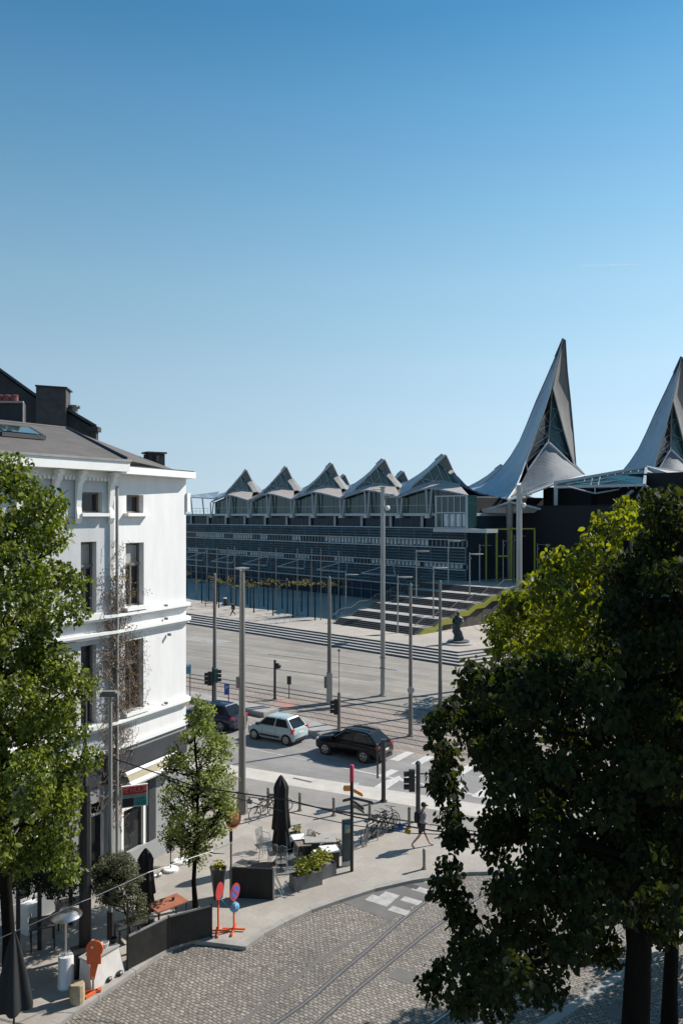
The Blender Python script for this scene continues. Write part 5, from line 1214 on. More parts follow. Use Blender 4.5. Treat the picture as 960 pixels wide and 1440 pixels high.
def stand(px, by, rz, l):
    t = MB(); t.tube([(-.4,0,0),(-.4,0,.65),(-.25,0,.8),(.25,0,.8),(.4,0,.65),(.4,0,0)], .024, 6); o = t.build('bicycle_stand', M['galv'], loc=G(px,by,.12)); o.rotation_euler.z = rz; tag(o, l, 'bicycle stand')
bl = ['bicycle leaning behind the closed black parasol, leftmost of that pair','bicycle behind the closed black parasol, nearer its canopy']
for (px,by),l in zip([(371,1150),(386,1144)], bl): bicycle(l, G(px,by,.12), ANG+1.3 if px<380 else .35, 'bicycles behind the tall parasol', lean=.12)
rack = [(519,1183),(526,1178),(533,1175),(540,1172),(547,1170)]
bl = ['leftmost bicycle of the tangled row beside the info panel','second bicycle from the left in the tangled row','middle bicycle of the tangled row on the pavement','fourth bicycle in the tangled row on the pavement','rightmost bicycle of the tangled row, under the blue tag']
for i, ((px,by),l) in enumerate(zip(rack, bl)): bicycle(l, G(px,by,.12), .95+R.uniform(-.25,.25), 'row of bicycles beside the signpost', lean=R.uniform(-.15,.2))
stand(523,1186,.9,'steel hoop between the left bicycles of the tangled row')

# ================================================================== signpost, info panel, mirror, temporary signs
t = thing('signpost', 'black signpost with crimson cap and orange and dark arrow boards', 'signpost', G(494.5,1225,.12)); d = t.location.y; k = d/FL
h = Zat(1098,d)-.12; MB().tube([(0,0,0),(0,0,h)], .068, 10).build('post', M['poleblack'], t, smooth=True, ang=40)
MB().lathe([(.082,h-.02),(.082,h+.58),(.05,h+.62)], (0,0,0), 12).build('cap', M['pink'], t, smooth=True, ang=40)
def arrow(px0, py0, px1, py1, hh, m, dy=-.05):
    a = W(px0,py0,d)-t.location; b = W(px1,py1,d)-t.location; mb = MB(); a.y = dy; b.y = dy - .25*(1 if px1>px0 else -1); z = Vector((0,0,hh*k/2)); e = (b-a)*.12
    mb.add([a+z, b+z-e, b, b-z-e, a-z, *[q+Vector((.02,.03,0)) for q in (a+z, b+z-e, b, b-z-e, a-z)]], [(4,3,2,1,0),(5,6,7,8,9),(0,1,6,5),(1,2,7,6),(2,3,8,7),(3,4,9,8),(4,0,5,9)]); mb.build('arrow_board', M[m], t)
arrow(494,1108,482,1111,8,'orange2'); arrow(497,1111,510,1115,5,'orange2'); arrow(496,1121,526,1125,3.5,'poledark',-.1); arrow(497,1127,512,1134,4,'poledark'); arrow(497,1132,513,1139,4,'polegrey',-.08); arrow(493,1123,481,1129,4,'poledark')
t = thing('info_panel', 'upright grey-blue glass information panel with a map picture beside the signpost', 'information panel', G(488,1217,.12))
hh = Zat(1152,t.location.y)-.12; MB().box((0,0,hh/2),(.40,.10,hh),.35).build('panel', M['signpanel'], t); MB().box((-.19,-.07,hh/2),(.03,.04,hh),.35).build('panel_edge', M['poleblack'], t)
MB().box((.02,-.055,hh-.35),(.26,.02,.34),.35).build('map_picture', M['ltblue'], t); MB().box((.03,-.068,hh-.42),(.16,.02,.15),.35).build('map_spot', mat('amber_print',(.6,.38,.08),.5), t)
MB().box((0,-.06,.1),(.42,.06,.2),.35).build('panel_foot', M['galv'], t)
t = thing('traffic_mirror', 'round rusty-backed traffic mirror on a grey pole beside the slatted black screen', 'mirror', G(325,1262,.12)); d = t.location.y; h = Zat(1150,d)-.12
MB().tube([(0,0,0),(0,0,h)], .038, 8).build('pole', M['polegrey'], t); mb = MB()
cn = Vector((.06,-.06,h)); nd = Vector((.75,-.62,.1)).normalized()
mb.tube([cn, cn+nd*.05], [.34,.34], 24); mb.build('mirror_back', M['rust'], t); mb = MB(); mb.tube([cn+nd*.05, cn+nd*.09, cn+nd*.11], [.30,.2,.03], 24); mb.build('mirror_glass', M['rust'], t, smooth=True)
mb = MB(); pr = [cn+nd*.05+(nd.orthogonal().normalized()*math.cos(a)+nd.cross(nd.orthogonal().normalized())*math.sin(a))*.34 for a in [2*PI*i/24 for i in range(25)]]; mb.tube(pr, .02, 6, cap=False); mb.build('mirror_rim', M['rust'], t)
MB().box((0,-.02,h-.65),(.1,.09,.35)).build('clamp', M['poleblack'], t)
def tempsign(px, by, topy, label, face, rot, sticks='red'):
    g = G(px,by,.12); t = thing('temporary_sign', label, 'sign', g, rot); d = g.y; h = Zat(topy,d)-.12; r = .275
    for a in (0, PI/2): MB().box((0,0,.04+.03*(a>0)),(.75,.05,.05),a+.4).build('foot', M['orange'], t)
    MB().beam((0,0,.05),(0,0,h*.55),.045).build('lower_post', M['orange'], t); MB().beam((0,0,h*.55),(0,0,h-.1),.04).build('upper_post', M['galv'] if face != 'red' else M['red'], t)
    mb = MB(); mb.tube([(0,-.03,h-r),(0,-.05,h-r)], r, 24); mb.build('sign_disc', M['red'], t)
    if face != 'red':
        MB().tube([(0,-.052,h-r),(0,-.058,h-r)], r*.72, 24).build('blue_disc', M['blue'], t); mb = MB(); mb.beam((-r*.5,-.062,h-r+r*.5),(r*.5,-.062,h-r-r*.5),.055,.006,up=(0,1,0)); mb.build('red_bar', M['red'], t)
    return t
tempsign(307,1311,1241,'left temporary sign, red backed disc on red post and cross feet','red',1.25)
t2 = tempsign(329,1309,1242,'right temporary no-parking sign, blue and red disc with light blue plastic below','np',1.1)
h = Zat(1242,t2.location.y)-.12; mb = MB(); mb.sph((0,-.02,h-.78),.17,8,6); b_ = mb.build('plastic_bag', M['ltblue'], t2)
p1 = G(307,1311,.12)+Vector((0,0,1.25)); p2 = t2.location+Vector((0,0,h-.8)); wire('rope', 'thin pale blue rope slung between the two temporary signs', [p1,p2], .015, 'ltblue', .12, 'rope')
# orange sign back
t = thing('barrier_lamp_sign', 'bright orange sign seen from behind on orange cross feet', 'sign', G(128,1403,.0) + Vector((0,0,.12))); d = t.location.y; k = d/FL
def zz(y): return Zat(y,d)-.12
def xx(x): return (x-128)*k
mb = MB(); c=(xx(133),0,zz(1335)); mb.tube([(c[0],0,c[2]),(c[0],.05,c[2])], 12*k, 24); mb.build('sign_disc', M['orange'], t)
MB().box((xx(132),.03,zz(1350)),(20*k,.05,12*k)).build('sign_plate', M['orange'], t)
mb = MB(); mb.add([(xx(127),0,zz(1356)),(xx(138),0,zz(1356)),(xx(133),0,zz(1378)),(xx(127),0,zz(1378)),(xx(127),.05,zz(1356)),(xx(138),.05,zz(1356)),(xx(133),.05,zz(1378)),(xx(127),.05,zz(1378))],[(3,2,1,0),(4,5,6,7),(0,1,5,4),(1,2,6,5),(2,3,7,6),(3,0,4,7)]); mb.build('stem', M['orange'], t)
MB().box((xx(131),.02,zz(1388)/1),(.06,.05,.6)).build('lower_stem', M['galv'], t)
MB().box((xx(128),0,.05),(.55,.07,.07),.3).build('foot', M['orange'], t); MB().box((xx(132),-.05,.05),(.55,.07,.07),1.0).build('foot', M['orange'], t)
MB().box((xx(130),-.012,zz(1332)),(.06,.02,.06)).build('lens', M['signwhite'], t)

# ================================================================== terrace furniture
def parasol(label, px, by, topy, boty, r, m, z0=.12, nst=7, baser=.3, cone=False):
    g = G(px,by,z0); t = thing('closed_parasol', label, 'parasol', g); h = Zat(topy,g.y)-z0; b = Zat(boty,g.y)-z0
    MB().tube([(0,0,0),(0,0,h)], .03, 8).build('pole', M['poleblack'], t)
    L = h-b; prof = [(r*.62,b),(r*.95,b+.02*L),(r*1.0,b+.10*L),(r*.78,b+.28*L),(r*1.02,b+.31*L),(r*.86,b+.5*L),(r*.74,b+.7*L),(r*.80,b+.84*L),(r*.62,b+.90*L),(r*.2,b+.985*L),(.02,b+L)]
    if cone: prof = [(r*.5,b),(r*.98,b+.03*L),(r*1.0,b+.08*L),(r*.86,b+.25*L),(r*.70,b+.45*L),(r*.50,b+.65*L),(r*.32,b+.82*L),(r*.16,b+.93*L),(.02,b+L)]
    MB().lathe(prof, (0,0,0), 48, 1, 1, .22 if cone else .15, nst).build('canopy', m, t, smooth=True, ang=60)
    MB().lathe([(baser,0),(baser,.06),(.07,.12)], (0,0,0), 16).build('base', M['poledark'], t)
    return t
parasol('tall closed black parasol standing in the middle of the front terrace', 395, 1213, 1090, 1196, .34, M['black'])
parasol('closed dark parasol at the bottom left corner beside the patio heater', 20, 1452, 1308, 1420, .42, M['greyfab'], nst=5, cone=True)
parasol('closed black parasol half hidden behind the round olive bush', 205, 1296, 1193, 1283, .30, M['black'])
# patio heater
t = thing('patio_heater', 'white mushroom patio heater with shiny round reflector', 'heater', G(93,1387,.12)); d = t.location.y
h1 = Zat(1343,d)-.12; h2 = Zat(1290,d)-.12
MB().lathe([(.24,0),(.25,.05),(.23,.08),(.215,h1-.05),(.20,h1)], (0,0,0), 20).build('base_drum', M['heater'], t, smooth=True, ang=40)
MB().tube([(0,0,h1),(0,0,h2)], .035, 10).build('pole', M['chrome'], t); MB().lathe([(.05,h2-.12),(.14,h2-.02),(.15,h2+.05),(.1,h2+.08)], (0,0,0), 16).build('burner', M['poledark'], t)
MB().lathe([(.46,h2+.05),(.46,h2+.07),(.36,h2+.14),(.18,h2+.20),(.16,h2+.19),(.03,h2+.22)], (0,0,0), 32).build('reflector', M['chrome'], t, smooth=True, ang=30)
for a in (2.4, 5.6): MB().tube([(.25*math.cos(a),.25*math.sin(a)-.03,.05),(.25*math.cos(a),.25*math.sin(a)+.03,.05)], .05, 10).build('castor', M['tyre'], t)
mb = MB(); mb.lathe([(.20,0),(.215,.1),(.20,.5),(.19,.52)], (0,0,0), 14); o = mb.build('cut_log', M['stump'], loc=G(109,1409,.12)); tag(o, 'short pale cut log standing beside the orange sign', 'log')
# dark steel screens along the terrace
def PG(px, py): p = G(px,py,.12); return p
a, b, c = PG(180,1364), PG(237,1334), PG(297,1317)
t = thing('terrace_screen', 'low dark steel screen closing the terrace towards the cobbled street', 'screen', a)
for p, q in ((a,b),(b,c)):
    dd = (q-p); L = dd.length; dd.normalize(); mb = MB(); hh = .95; m_ = p+dd*(L/2)+Vector((0,0,hh/2+.03)); mb.box(tuple(m_),(L-.06,.035,hh),math.atan2(dd.y,dd.x)); mb.build('panel', M['steelscreen'], t, world=True)
    mb = MB(); mb.beam(p+Vector((0,0,hh+.06)), q+Vector((0,0,hh+.06)), .05, .05); mb.build('top_rail', M['galv'], t, world=True)
for p in (a,b,c): MB().box(tuple(p+Vector((0,0,.52))),(.07,.07,1.04)).build('post', M['poleblack'], t, world=True)
MB().tube([a+Vector((0,0,1)), a+Vector((0,0,2.1))], .022, 6).build('post', M['poleblack'], t, world=True)
# white concrete wedge planter
t = thing('concrete_block', 'white painted concrete barrier block with pots on its top', 'barrier', G(130,1393,.12))
A_, B_ = G(129,1395,.12), G(176,1366,.12); dd = (B_-A_).normalized(); nn = Vector((-dd.y,dd.x,0)); z = Vector((0,0,1))
mb = MB(); w = .55; p = [A_, B_, B_+nn*w, A_+nn*w]; q = [A_+dd*.0+nn*.08, B_-dd*.18+nn*.08, B_-dd*.18+nn*(w-.05), A_+nn*(w-.05)]
mb.add(p+[v+z*.82 for v in q], [(0,1,5,4),(1,2,6,5),(2,3,7,6),(3,0,4,7),(4,5,6,7),(3,2,1,0)]); mb.build('block', mat('white_concrete',(.6,.58,.55),.85,var=.14,scale=1.6,bump=.3), t, world=True)
MB().box(tuple((q[0]+q[1]+q[2]+q[3])/4+z*.84),( (B_-A_).length*.9,.5,.04),math.atan2(dd.y,dd.x)).build('top_board', M['concrete2'], t, world=True)
for i,(s,l) in enumerate(((.4,'small dark pot nearest the orange sign on the white block'),(.75,'pale bowl in the middle of the white concrete block'),(1.05,'dark pot at the far end of the white concrete block'))):
    pp = A_+dd*s+nn*.3+z*.86; mb = MB(); mb.lathe([(.07,0),(.11,.12),(.12,.14),(.09,.14),(.08,.08)], (0,0,0), 12); tag(mb.build('pot', M[('poleblack','signwhite','poleblack')[i]], loc=pp), l, 'pot', 'pots on the concrete block')
t = MB(); t.box((0,0,.4),(.55,.5,.8),.6); t.box((0,0,.82),(.6,.55,.04),.6); tag(t.build('storage_box', M['poleblack'], loc=G(112,1382,.12)+Vector((0,.3,0))), 'black storage box between the thick black pole and the white block', 'box')
for px, py, l in ((152,1379,'left dark stone lying before the white block'),(167,1371,'right dark stone lying before the white block')):
    mb = MB(); mb.sph((0,0,.06),.14,8,5,.5); tag(mb.build('stone', M['poleblack'], loc=G(px,py,.12)), l, 'stone')
# red-brown table behind the screen
def table(label, px, by, w, l, h, rz, m, lm='poleblack', name='table', z0=.12):
    t = thing(name, label, 'table', G(px,by,z0), rz); MB().box((0,0,h),(w,l,.04)).build('tabletop', M[m], t)
    for sx in (-1,1):
        for sy in (-1,1): MB().box((sx*(w/2-.06),sy*(l/2-.06),h/2-.01),(.045,.045,h-.02)).build('leg', M[lm], t)
    return t
table('red-brown wooden table with a small pot behind the steel screen', 236, 1301, 1.15, .75, .74, .75, 'redwood')
mb = MB(); mb.lathe([(.04,0),(.055,.08),(.05,.09)],(0,0,0),10); p = G(236,1301,.12); tag(mb.build('table_pot', M['poleblack'], loc=(p.x+.15,p.y+.15,.12+.762)), 'small black pot on the red-brown table', 'pot')
table('low dark table under the olive bush', 182, 1322, .9, .6, .55, .6, 'poledark')
# slatted black screen
a, b = PG(323,1262), PG(385,1265); dd = (b-a); L = dd.length; dd.normalize()
t = thing('slatted_screen', 'black slatted wooden wind screen braced at its right end', 'screen', a)
mb = MB(); n = int(L/.1); hh = 1.08
for i in range(n): p = a+dd*(L*(i+.5)/n); mb.box((p.x,p.y,.12+hh/2),(L/n-.005,.03,hh),math.atan2(dd.y,dd.x))
mb.build('slats', M['blackwood'], t, world=True); mb = MB()
for zz_ in (.25,hh+.1): mb.beam(a+Vector((0,.04,zz_-.12)), b+Vector((0,.04,zz_-.12)), .05)
mb.build('rail', M['blackwood'], t, world=True)
mb = MB(); e = b+Vector((.35,.35,0)); mb.beam(b+Vector((0,0,hh)), b, .06); mb.beam(b+Vector((0,.05,hh-.1)), e, .05); mb.beam(b+Vector((0,.05,.1)), e, .05); mb.beam(b+Vector((0,.05,hh*.55)), e+Vector((-.1,-.1,.1)), .04); mb.build('brace', M['galv'], t, world=True)
# planters with shrubs
def planter(label, px, by, w, l, h, rz, lm, cl=.34, n=5, m='planter', size=.11, per=420, round_=False, up=.1):
    t = thing('planter', label, 'planter', G(px,by,.12), rz)
    if round_: MB().lathe([(w*.28,0),(w*.5,h),(w*.53,h+.02),(w*.45,h+.02),(w*.43,h-.08)],(0,0,0),20).build('pot', M[m], t, smooth=True, ang=40)
    else:
        mb = MB(); T=.03
        for sx in (-1,1): mb.box((sx*(w/2-T/2),0,h/2),(T,l,h))
        for sy in (-1,1): mb.box((0,sy*(l/2-T/2),h/2),(w-2*T-.002,T,h))
        mb.box((0,0,h-.1),(w-2*T-.004,l-2*T-.004,.05)); mb.build('box', M[m], t)
    C_ = []; rr_ = random.Random(px)
    for i in range(n): C_.append(((rr_.uniform(-.38,.38)*w*(0.6 if round_ else 1), rr_.uniform(-.38,.38)*l*(0.6 if round_ else 1), h+up+rr_.uniform(0,cl*.6)), cl*rr_.uniform(.6,1)))
    c0 = t.location.copy(); tmp = [((c[0],c[1],c[2]),r) for c,r in C_]
    o = leafcloud('shrub', tmp, per, size, M[lm], None, droop=.1, shell=2.6); o.parent = t
    mb = MB()
    for c,r in C_[:4]: mb.tube([(c[0]*.3,c[1]*.3,h-.08),(c[0],c[1],c[2])], .012, 4)
    mb.build('stems', M['bark'], t); return t
planter('long grey planter box of bright yellow-green shrubs beside the terrace tables', 430, 1246, 1.15, .45, .52, .55, 'shrub', .40, 8)
planter('second grey planter box with yellow shrubs, next to the long one', 453, 1233, 1.0, .45, .50, .62, 'shrub', .40, 7)
planter('small planter with russet leaves at the back of the terrace', 437, 1200, .7, .35, .45, .3, 'rustleaf', .28, 6)
planter('small planter with yellow-green twigs behind the closed parasol', 413, 1186, .6, .3, .45, .3, 'shrub', .20, 5, per=220)
planter('planter with sparse green and russet plants left of the info panel', 466, 1203, .8, .35, .45, .3, 'rustleaf', .24, 6, per=260)
planter('tall round dark pot with a little yellow plant beside the leafy tree', 307, 1262, .58, .58, 1.05, 0, 'shrub', .17, 6, 'poledark', per=700, round_=True)
def stool(label, px, by, top='signwhite', body='poleblack', w=.48, h=.5, rz=.3):
    t = thing('side_table', label, 'side table', G(px,by,.12), rz, 'low cube tables of the front terrace'); MB().box((0,0,h/2),(w,w,h)).build('body', M[body], t); MB().box((0,0,h+.02),(w+.06,w+.06,.04)).build('tabletop', M[top], t)
stool('black cube table with white top at the right of the terrace', 463, 1216, w=.62, h=.6); stool('white-topped low table behind the closed parasol', 420, 1195, w=.5)
stool('small white-topped table just right of the closed parasol foot', 404, 1196, w=.42, h=.42)
stool('pale low box near the steel screen brace', 446, 1216, 'signwhite','galv', w=.22, h=.5)
table('long grey-brown wooden table left of the info panel', 450, 1205, 1.25, .75, .72, .1, 'concrete2')
table('small wooden table behind the closed parasol', 404, 1182, 1.0, .6, .70, .5, 'concrete2')
table('small worn wooden table in the middle of the front terrace', 426, 1210, .6, .5, .66, .2, 'wood')
def chair(label, px, by, rz, m='galv'):
    t = thing('terrace_chair', label, 'chair', G(px,by,.12), rz, 'metal chairs of the front terrace')
    mb = MB()
    for i in range(6): mb.box((-.18+.072*i,0,.45),(.05,.42,.015))
    mb.build('seat', M[m], t)
    mb = MB()
    for i in range(5): mb.beam((.2+.03,-.16+.08*i,.47),(.26,-.16+.08*i,.9),.02)
    mb.tube([(.2,-.2,.45),(.27,-.2,.88),(.28,0,.94),(.27,.2,.88),(.2,.2,.45)], .014, 5); mb.build('backrest', M[m], t)
    for sx in (-1,1):
        for sy in (-1,1): q = MB(); q.tube([(sx*.19,sy*.19,.45),(sx*.22,sy*.21,0)], .013, 5); q.build('leg', M[m], t)
    mb = MB()
    for sy in (-1,1): mb.tube([(.24,sy*.2,.68),(-.1,sy*.22,.66),(-.17,sy*.21,.45)], .012, 5)
    mb.build('armrest', M[m], t)
for l, px, by, rz in [('metal chair left of the closed parasol, farthest back',371,1196,2.6),('metal chair left of the closed parasol, nearer the mat',374,1209,2.9),('metal chair beside the closed parasol foot',386,1216,4.5),('metal chair between parasol and planter, tilted forward',408,1222,.5),('metal chair behind the brown mat',396,1228,1.6),('metal chair on the far side of the small worn table',432,1202,.9)]: chair(l, px, by, rz)
mb = MB(); c_ = G(374,1219,.12); mb.box((0,0,.012),(1.15,.8,.02),.1); tag(mb.build('door_mat', mat('brown_mat',(.15,.11,.085),.95,var=.25,scale=6), loc=c_), 'brown rectangular mat behind the slatted screen', 'mat')
for i,(px,by,l) in enumerate([(398,1225,'stack of pale slatted boards lying behind the slatted screen'),(408,1219,'single pale boards lying right of the brown mat')]):
    mb = MB(); 
    for k in range(5-2*i): mb.box((0,-.3+.14*k,.03),(.8,.10,.03),.2)
    tag(mb.build('boards', M['galv'], loc=G(px,by,.12)), l, 'boards')
# small topiary by the wall
for px, by, l in ((240,1224,'narrow dark topiary on a white round base, left of the two by the wall'),(254,1213,'narrow dark topiary on a white round base, right of the two by the wall')):
    g = G(px,by,.12); t = thing('potted_topiary', l, 'potted tree', g, 0, 'topiaries on white bases'); MB().lathe([(.30,0),(.30,.08),(.27,.1)],(0,0,0),20).build('base', M['signwhite'], t); MB().tube([(0,0,.1),(0,0,.9)], .02, 6).build('stem', M['bark'], t)
    o = leafcloud('foliage', [((0,0,.85+.13*i),.19-.008*i) for i in range(9)], 5200, .06, M['ivy'], None); o.parent = t
for px, by, l in ((216,1234,'left low pale floor lamp by the shop wall'),(223,1232,'right low pale floor lamp by the shop wall')):
    mb = MB(); mb.lathe([(.12,0),(.13,.1),(.09,.14)],(0,0,0),12); tag(mb.build('floor_lamp', M['galv'], loc=G(px,by,.12)), l, 'lamp')
# window-side flower boxes and white boxes under the left tree
for i,(px,py,l,lm) in enumerate([(96,1262,'white flower box with orange blossoms under the left tree','flower'),(72,1275,'white flower box half in shade by the shopfront','flower')]):
    t = thing('flower_box', l, 'flower box', G(px,py,.12), math.atan2(DA.y,DA.x)); MB().box((0,0,.35),(1.3,.4,.1)).build('box', M['signwhite'], t); MB().box((0,0,.15),(1.2,.36,.3)).build('box_plinth', M['poleblack'], t)
    o = leafcloud('flowers', [((-.5+.25*k,0,.5),.2) for k in range(5)], 3500, .06, M[lm], None); o.parent = t
t = thing('menu_cabinet', 'tall white cabinet standing against the shopfront under the left tree', 'cabinet', G(44,1310,.12), math.atan2(DA.y,DA.x)); MB().box((0,0,.45),(.5,.4,.9)).build('body', M['signwhite'], t); MB().box((0,0,.925),(.54,.44,.05)).build('top', M['trim'], t); MB().box((-.15,-.205,.6),(.02,.02,.2)).build('handle', M['poleblack'], t)
table('dark round-legged table under the left tree', 60, 1330, .8, .8, .74, .4, 'poledark'); table('dark table beside the flower boxes', 98, 1300, .9, .6, .74, .5, 'poledark')

# ================================================================== vegetation
t_ = leafk = {}
# left street tree
rb = [(630,5),(650,40),(672,55),(690,80),(720,104),(745,98),(770,80),(800,108),(830,140),(850,125),(870,85),(885,72),(905,100),(940,118),(962,138),(985,115),(1010,108),(1040,130),(1062,152),(1085,118),(1110,112),(1150,108),(1180,100),(1200,80)]
cl = []
y = 652
while y < 1205:
    rt = interp(y, rb); x = rt - 26
    first = True
    while x > -150:
        d = R.uniform(20.2, 21.8) if first else R.uniform(18.8, 23.2)
        rp = R.uniform(22, 36); cl.append((tuple(W(x + R.uniform(-6,6)*(not first), y + R.uniform(-12,12), d)), rp*d/FL)); x -= R.uniform(34, 52); first = False
    y += 24
for _ in range(6): cl.append((tuple(W(R.uniform(-60,98), R.uniform(1195,1228), R.uniform(20.5,22.5))), R.uniform(.35,.55)))
tree('street_tree', 'large sunlit green street tree in front of the white house at the left edge', 'tree', G(14,1402,.12), W(-8,720,21), .19, cl, 1150, .13, M['leafL'], M['bark'], None, 60, dict(shell=2.4, droop=.7))
# big right tree
lb = [(688,885),(705,862),(725,838),(745,815),(770,808),(785,760),(795,742),(810,765),(830,700),(850,688),(865,705),(885,690),(905,695),(922,655),(940,640),(960,632),(985,612),(1000,585),(1020,592),(1045,600),(1070,606),(1100,600),(1130,608),(1160,612),(1190,618),(1215,605),(1235,598),(1260,620),(1290,625),(1320,632),(1345,620),(1375,575),(1395,590),(1410,622),(1425,652)]
cl = []; cl2 = []; y = 712
while y < 1430:
    lf = interp(y, lb) + 24; x = lf; first = True
    while x < 1150:
        if y > 1300 and 700 < x < 985 and R.random() < min(1., .05 + (y-1300)/(75 if x > 800 else 190)): x += 40; continue
        if y > 1330 and x > 930 and R.random() < .75: x += 45; continue
        if 640 < x < 870 and 1080 < y < 1290 and R.random() < .30: x += 40; continue
        spread = 1.2 + 2.8*min(1, (y-690)/260)
        d = 16 + (R.uniform(-.6,.6) if first else R.uniform(-spread, spread)*.95)
        rp = R.uniform(24, 42) if not first else R.uniform(20,30)
        if y < 915 and x < 905 - (y-700)*.28: d += 6; cl2.append((tuple(W(x, y + R.uniform(-12,12), d)), rp*d/FL))  # upper-left clumps of the same crown, given lighter leaves for sunlight
        else: cl.append((tuple(W(x, y + R.uniform(-12,12), d)), rp*d/FL))
        x += R.uniform(38, 60); first = False
    y += 25
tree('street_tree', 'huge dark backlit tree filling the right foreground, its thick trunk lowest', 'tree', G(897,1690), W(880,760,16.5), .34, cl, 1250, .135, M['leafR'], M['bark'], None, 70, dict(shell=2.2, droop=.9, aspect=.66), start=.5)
# second tree behind it, topped with the big crown's clumps in sunlit colours
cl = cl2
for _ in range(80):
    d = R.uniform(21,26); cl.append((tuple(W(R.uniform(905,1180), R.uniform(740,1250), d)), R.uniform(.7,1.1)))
tree('street_tree', 'street tree with top leaves coloured yellow-green as if sunlit rising behind the huge dark one', 'tree', G(940,1480), W(950,800,22), .20, cl, 620, .17, M['leafM'], M['bark'], None, 40, dict(droop=.9))
# lit tree between steps and big tree
cl = []
for (px,py,r) in [(690,880,22),(705,865,22),(722,850,24),(742,845,26),(765,835,26),(725,880,26),(750,870,28),(780,860,28),(700,895,16),(735,905,24),(765,900,28),(795,890,28),(800,850,26),(820,870,28),(712,910,14),(785,925,22),(760,930,18)]:
    for k in range(2): d = R.uniform(57,63); cl.append((tuple(W(px+R.uniform(-6,6),py+R.uniform(-5,5),d)), r*.8*d/FL))
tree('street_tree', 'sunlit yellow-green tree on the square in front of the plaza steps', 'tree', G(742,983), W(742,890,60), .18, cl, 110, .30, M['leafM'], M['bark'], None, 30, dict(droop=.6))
# small terrace tree
lbs = [(985,272),(1005,258),(1030,242),(1060,232),(1090,224),(1120,216),(1150,214),(1175,226),(1200,248),(1212,258)]; rbs = [(985,290),(1005,304),(1030,318),(1060,330),(1090,334),(1120,336),(1150,330),(1175,312),(1195,300),(1212,290)]
cl = []; y = 990
while y < 1212:
    a, b = interp(y, lbs), interp(y, rbs)
    for _ in range(max(2, int((b-a)/13))):
        x = R.uniform(a+7, b-7); w = (b-a)/2*28/FL*.9; q = (x-(a+b)/2)/((b-a)/2); dm = math.sqrt(max(0,1-q*q))*w; d = 28.1 + R.uniform(-dm, dm)
        cl.append((tuple(W(x,y+R.uniform(-6,6),d)), R.uniform(11,17)*d/FL))
    y += 11
tree('young_tree', 'young slim-trunked leafy tree growing through the terrace pavement', 'tree', G(275,1276,.12), W(276,992,28.1), .085, cl, 700, .10, M['leafS'], M['bark'], None, 70, dict(droop=.4, shell=2.), start=.28)
# olive bush on stems
cl = []
for _ in range(60):
    a = R.uniform(0,2*PI); q = R.uniform(0,1)**.5*30; d = 24.6+R.uniform(-.6,.6); cl.append((tuple(W(162+q*math.cos(a), 1236+q*math.sin(a)*1.2, d)), R.uniform(.18,.28)))
for _ in range(22): d = 24.6+R.uniform(-.4,.4); cl.append((tuple(W(R.uniform(180,206), R.uniform(1232,1300), d)), .16))
tree('olive_tree', 'round grey-green olive bush on a dark stem beside the lamp post', 'tree', G(186,1340,.12), W(170,1240,24.6), .05, cl, 5200, .05, M['olive'], M['bark'], None, 30, dict(droop=.3, shell=2.6))
# window plants at the house corner
t = thing('window_plant', 'small plant in a box on the far edge of the upper ledge', 'plant', K2 + Vector((.0,.1,10.12)))
MB().box((0,0,.1),(.3,.2,.2)).build('box', M['poledark'], t); o = leafcloud('foliage', [((0,0,.3),.16),((.05,0,.42),.1)], 900, .07, M['rustleaf'], None); o.parent = t
cl = [(tuple(W(R.uniform(-70,112), R.uniform(1195,1252), R.uniform(23.6,25.4))), R.uniform(.25,.45)) for _ in range(110)]
t = thing('added_dark_pergola', 'dark evergreen climber on black posts, added to darken the shopfront at lower left', 'pergola', G(30,1352,.12))  # dark foliage and posts put in for the gloom below the left tree
for px, by in ((26,1352),(56,1335),(100,1300)):
    g = G(px,by,.12); MB().tube([g, g+Vector((0,0,2.75))], .07, 8).build('post', M['poleblack'], t, world=True)
MB().beam(G(26,1352,.12)+Vector((0,0,2.75)), G(100,1300,.12)+Vector((0,0,2.75)), .1).build('crossbeam', M['poleblack'], t, world=True)
leafcloud('foliage', cl, 700, .09, M['ivy'], t)
# contrail high over the city
a, b = W(808,373.5,5200), W(906,371.5,5400); mb = MB(); mb.tube([a, a.lerp(b,.3), a.lerp(b,.7), b], [.6,2.5,3,1], 8); o = mb.build('contrail', M['contrail'], loc=a, world=True); o['kind'] = 'stuff'

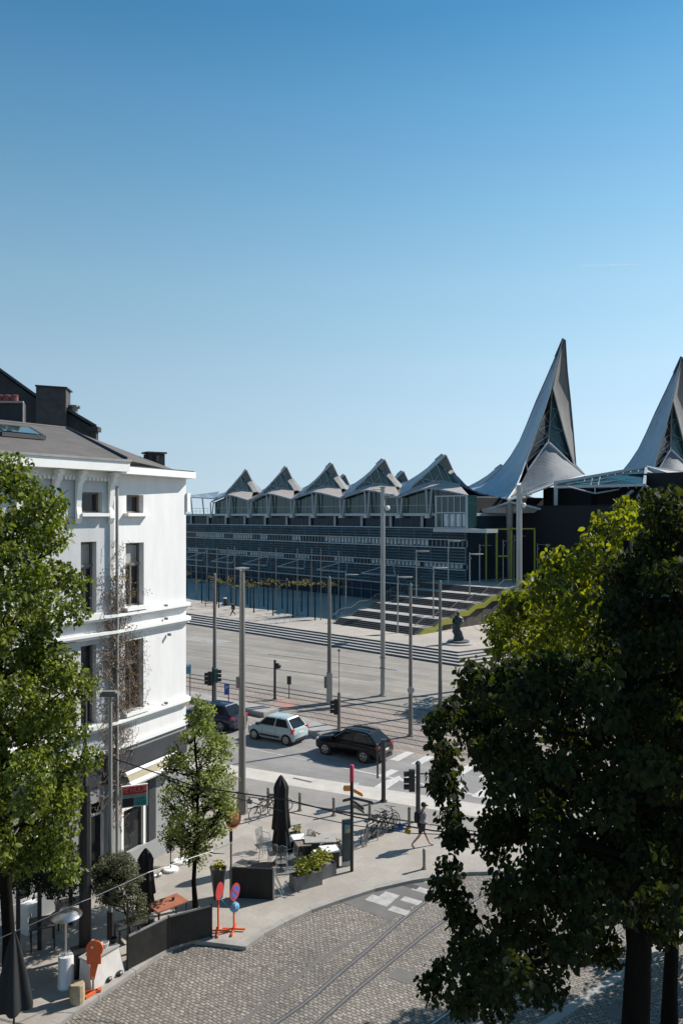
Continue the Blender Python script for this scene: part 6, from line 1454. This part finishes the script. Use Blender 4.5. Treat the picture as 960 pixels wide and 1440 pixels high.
# ================================================================== sun, sky, camera
SA = math.radians(float('61')); SE = math.radians(39)     # azimuth to the right of forward, elevation
sdv = Vector((math.sin(SA)*math.cos(SE), math.cos(SA)*math.cos(SE), math.sin(SE)))
sun = bpy.data.lights.new('sun', 'SUN'); sun.energy = 5.0; sun.angle = math.radians(.53); sun.color = (1, .93, .84)
so = bpy.data.objects.new('sun', sun); C.objects.link(so); so.rotation_euler = (-sdv).to_track_quat('-Z', 'Y').to_euler()
w = bpy.data.worlds.new('World'); bpy.context.scene.world = w; w.use_nodes = True; N = w.node_tree.nodes; Lk = w.node_tree.links
sky = N.new('ShaderNodeTexSky'); sky.sky_type = 'NISHITA'; sky.sun_disc = False; sky.sun_elevation = SE; sky.sun_rotation = SA
sky.air_density = 1.; sky.dust_density = .15; sky.ozone_density = 2
bg = N['Background']; bg.inputs['Strength'].default_value = .113
tcw = N.new('ShaderNodeTexCoord'); sxw = N.new('ShaderNodeSeparateXYZ'); Lk.new(tcw.outputs['Generated'], sxw.inputs[0])
crw = N.new('ShaderNodeValToRGB'); stops = [(0.003,(0.477,0.677,1.133)),(0.022,(0.486,0.613,0.945)),(0.049,(0.551,0.622,0.812)),(0.076,(0.637,0.664,0.759)),(0.111,(0.744,0.739,0.751)),(0.18,(0.887,0.873,0.782)),(0.279,(0.899,0.986,0.846)),(0.355,(0.77,0.98,0.88)),(0.457,(0.55,0.90,0.88)),(0.533,(0.35,0.76,0.82))]
el = crw.color_ramp.elements
while len(el) < len(stops): el.new(.5)
for e, (p, c) in zip(el, stops): e.position = p; e.color = (*c, 1)
Lk.new(sxw.outputs[2], crw.inputs[0]); mxw = N.new('ShaderNodeMixRGB'); mxw.blend_type = 'MULTIPLY'; mxw.inputs[0].default_value = 1
Lk.new(sky.outputs[0], mxw.inputs[1]); Lk.new(crw.outputs[0], mxw.inputs[2]); Lk.new(mxw.outputs[0], bg.inputs[0])
cam = bpy.data.cameras.new('camera'); co = bpy.data.objects.new('camera', cam); C.objects.link(co); co.location = (0,0,H); co.rotation_euler = (PI/2,0,0)
cam.sensor_fit = 'VERTICAL'; cam.sensor_height = 36; cam.lens = 28; cam.shift_y = 5/1440; cam.clip_end = 20000; cam.clip_start = .1
sc = bpy.context.scene; sc.camera = co
sc.view_settings.view_transform = 'Standard'; sc.view_settings.look = 'None'; sc.view_settings.exposure = .47; sc.view_settings.gamma = 1
sc.cycles.max_bounces = 8; sc.cycles.transparent_max_bounces = 8; sc.cycles.use_denoising = True
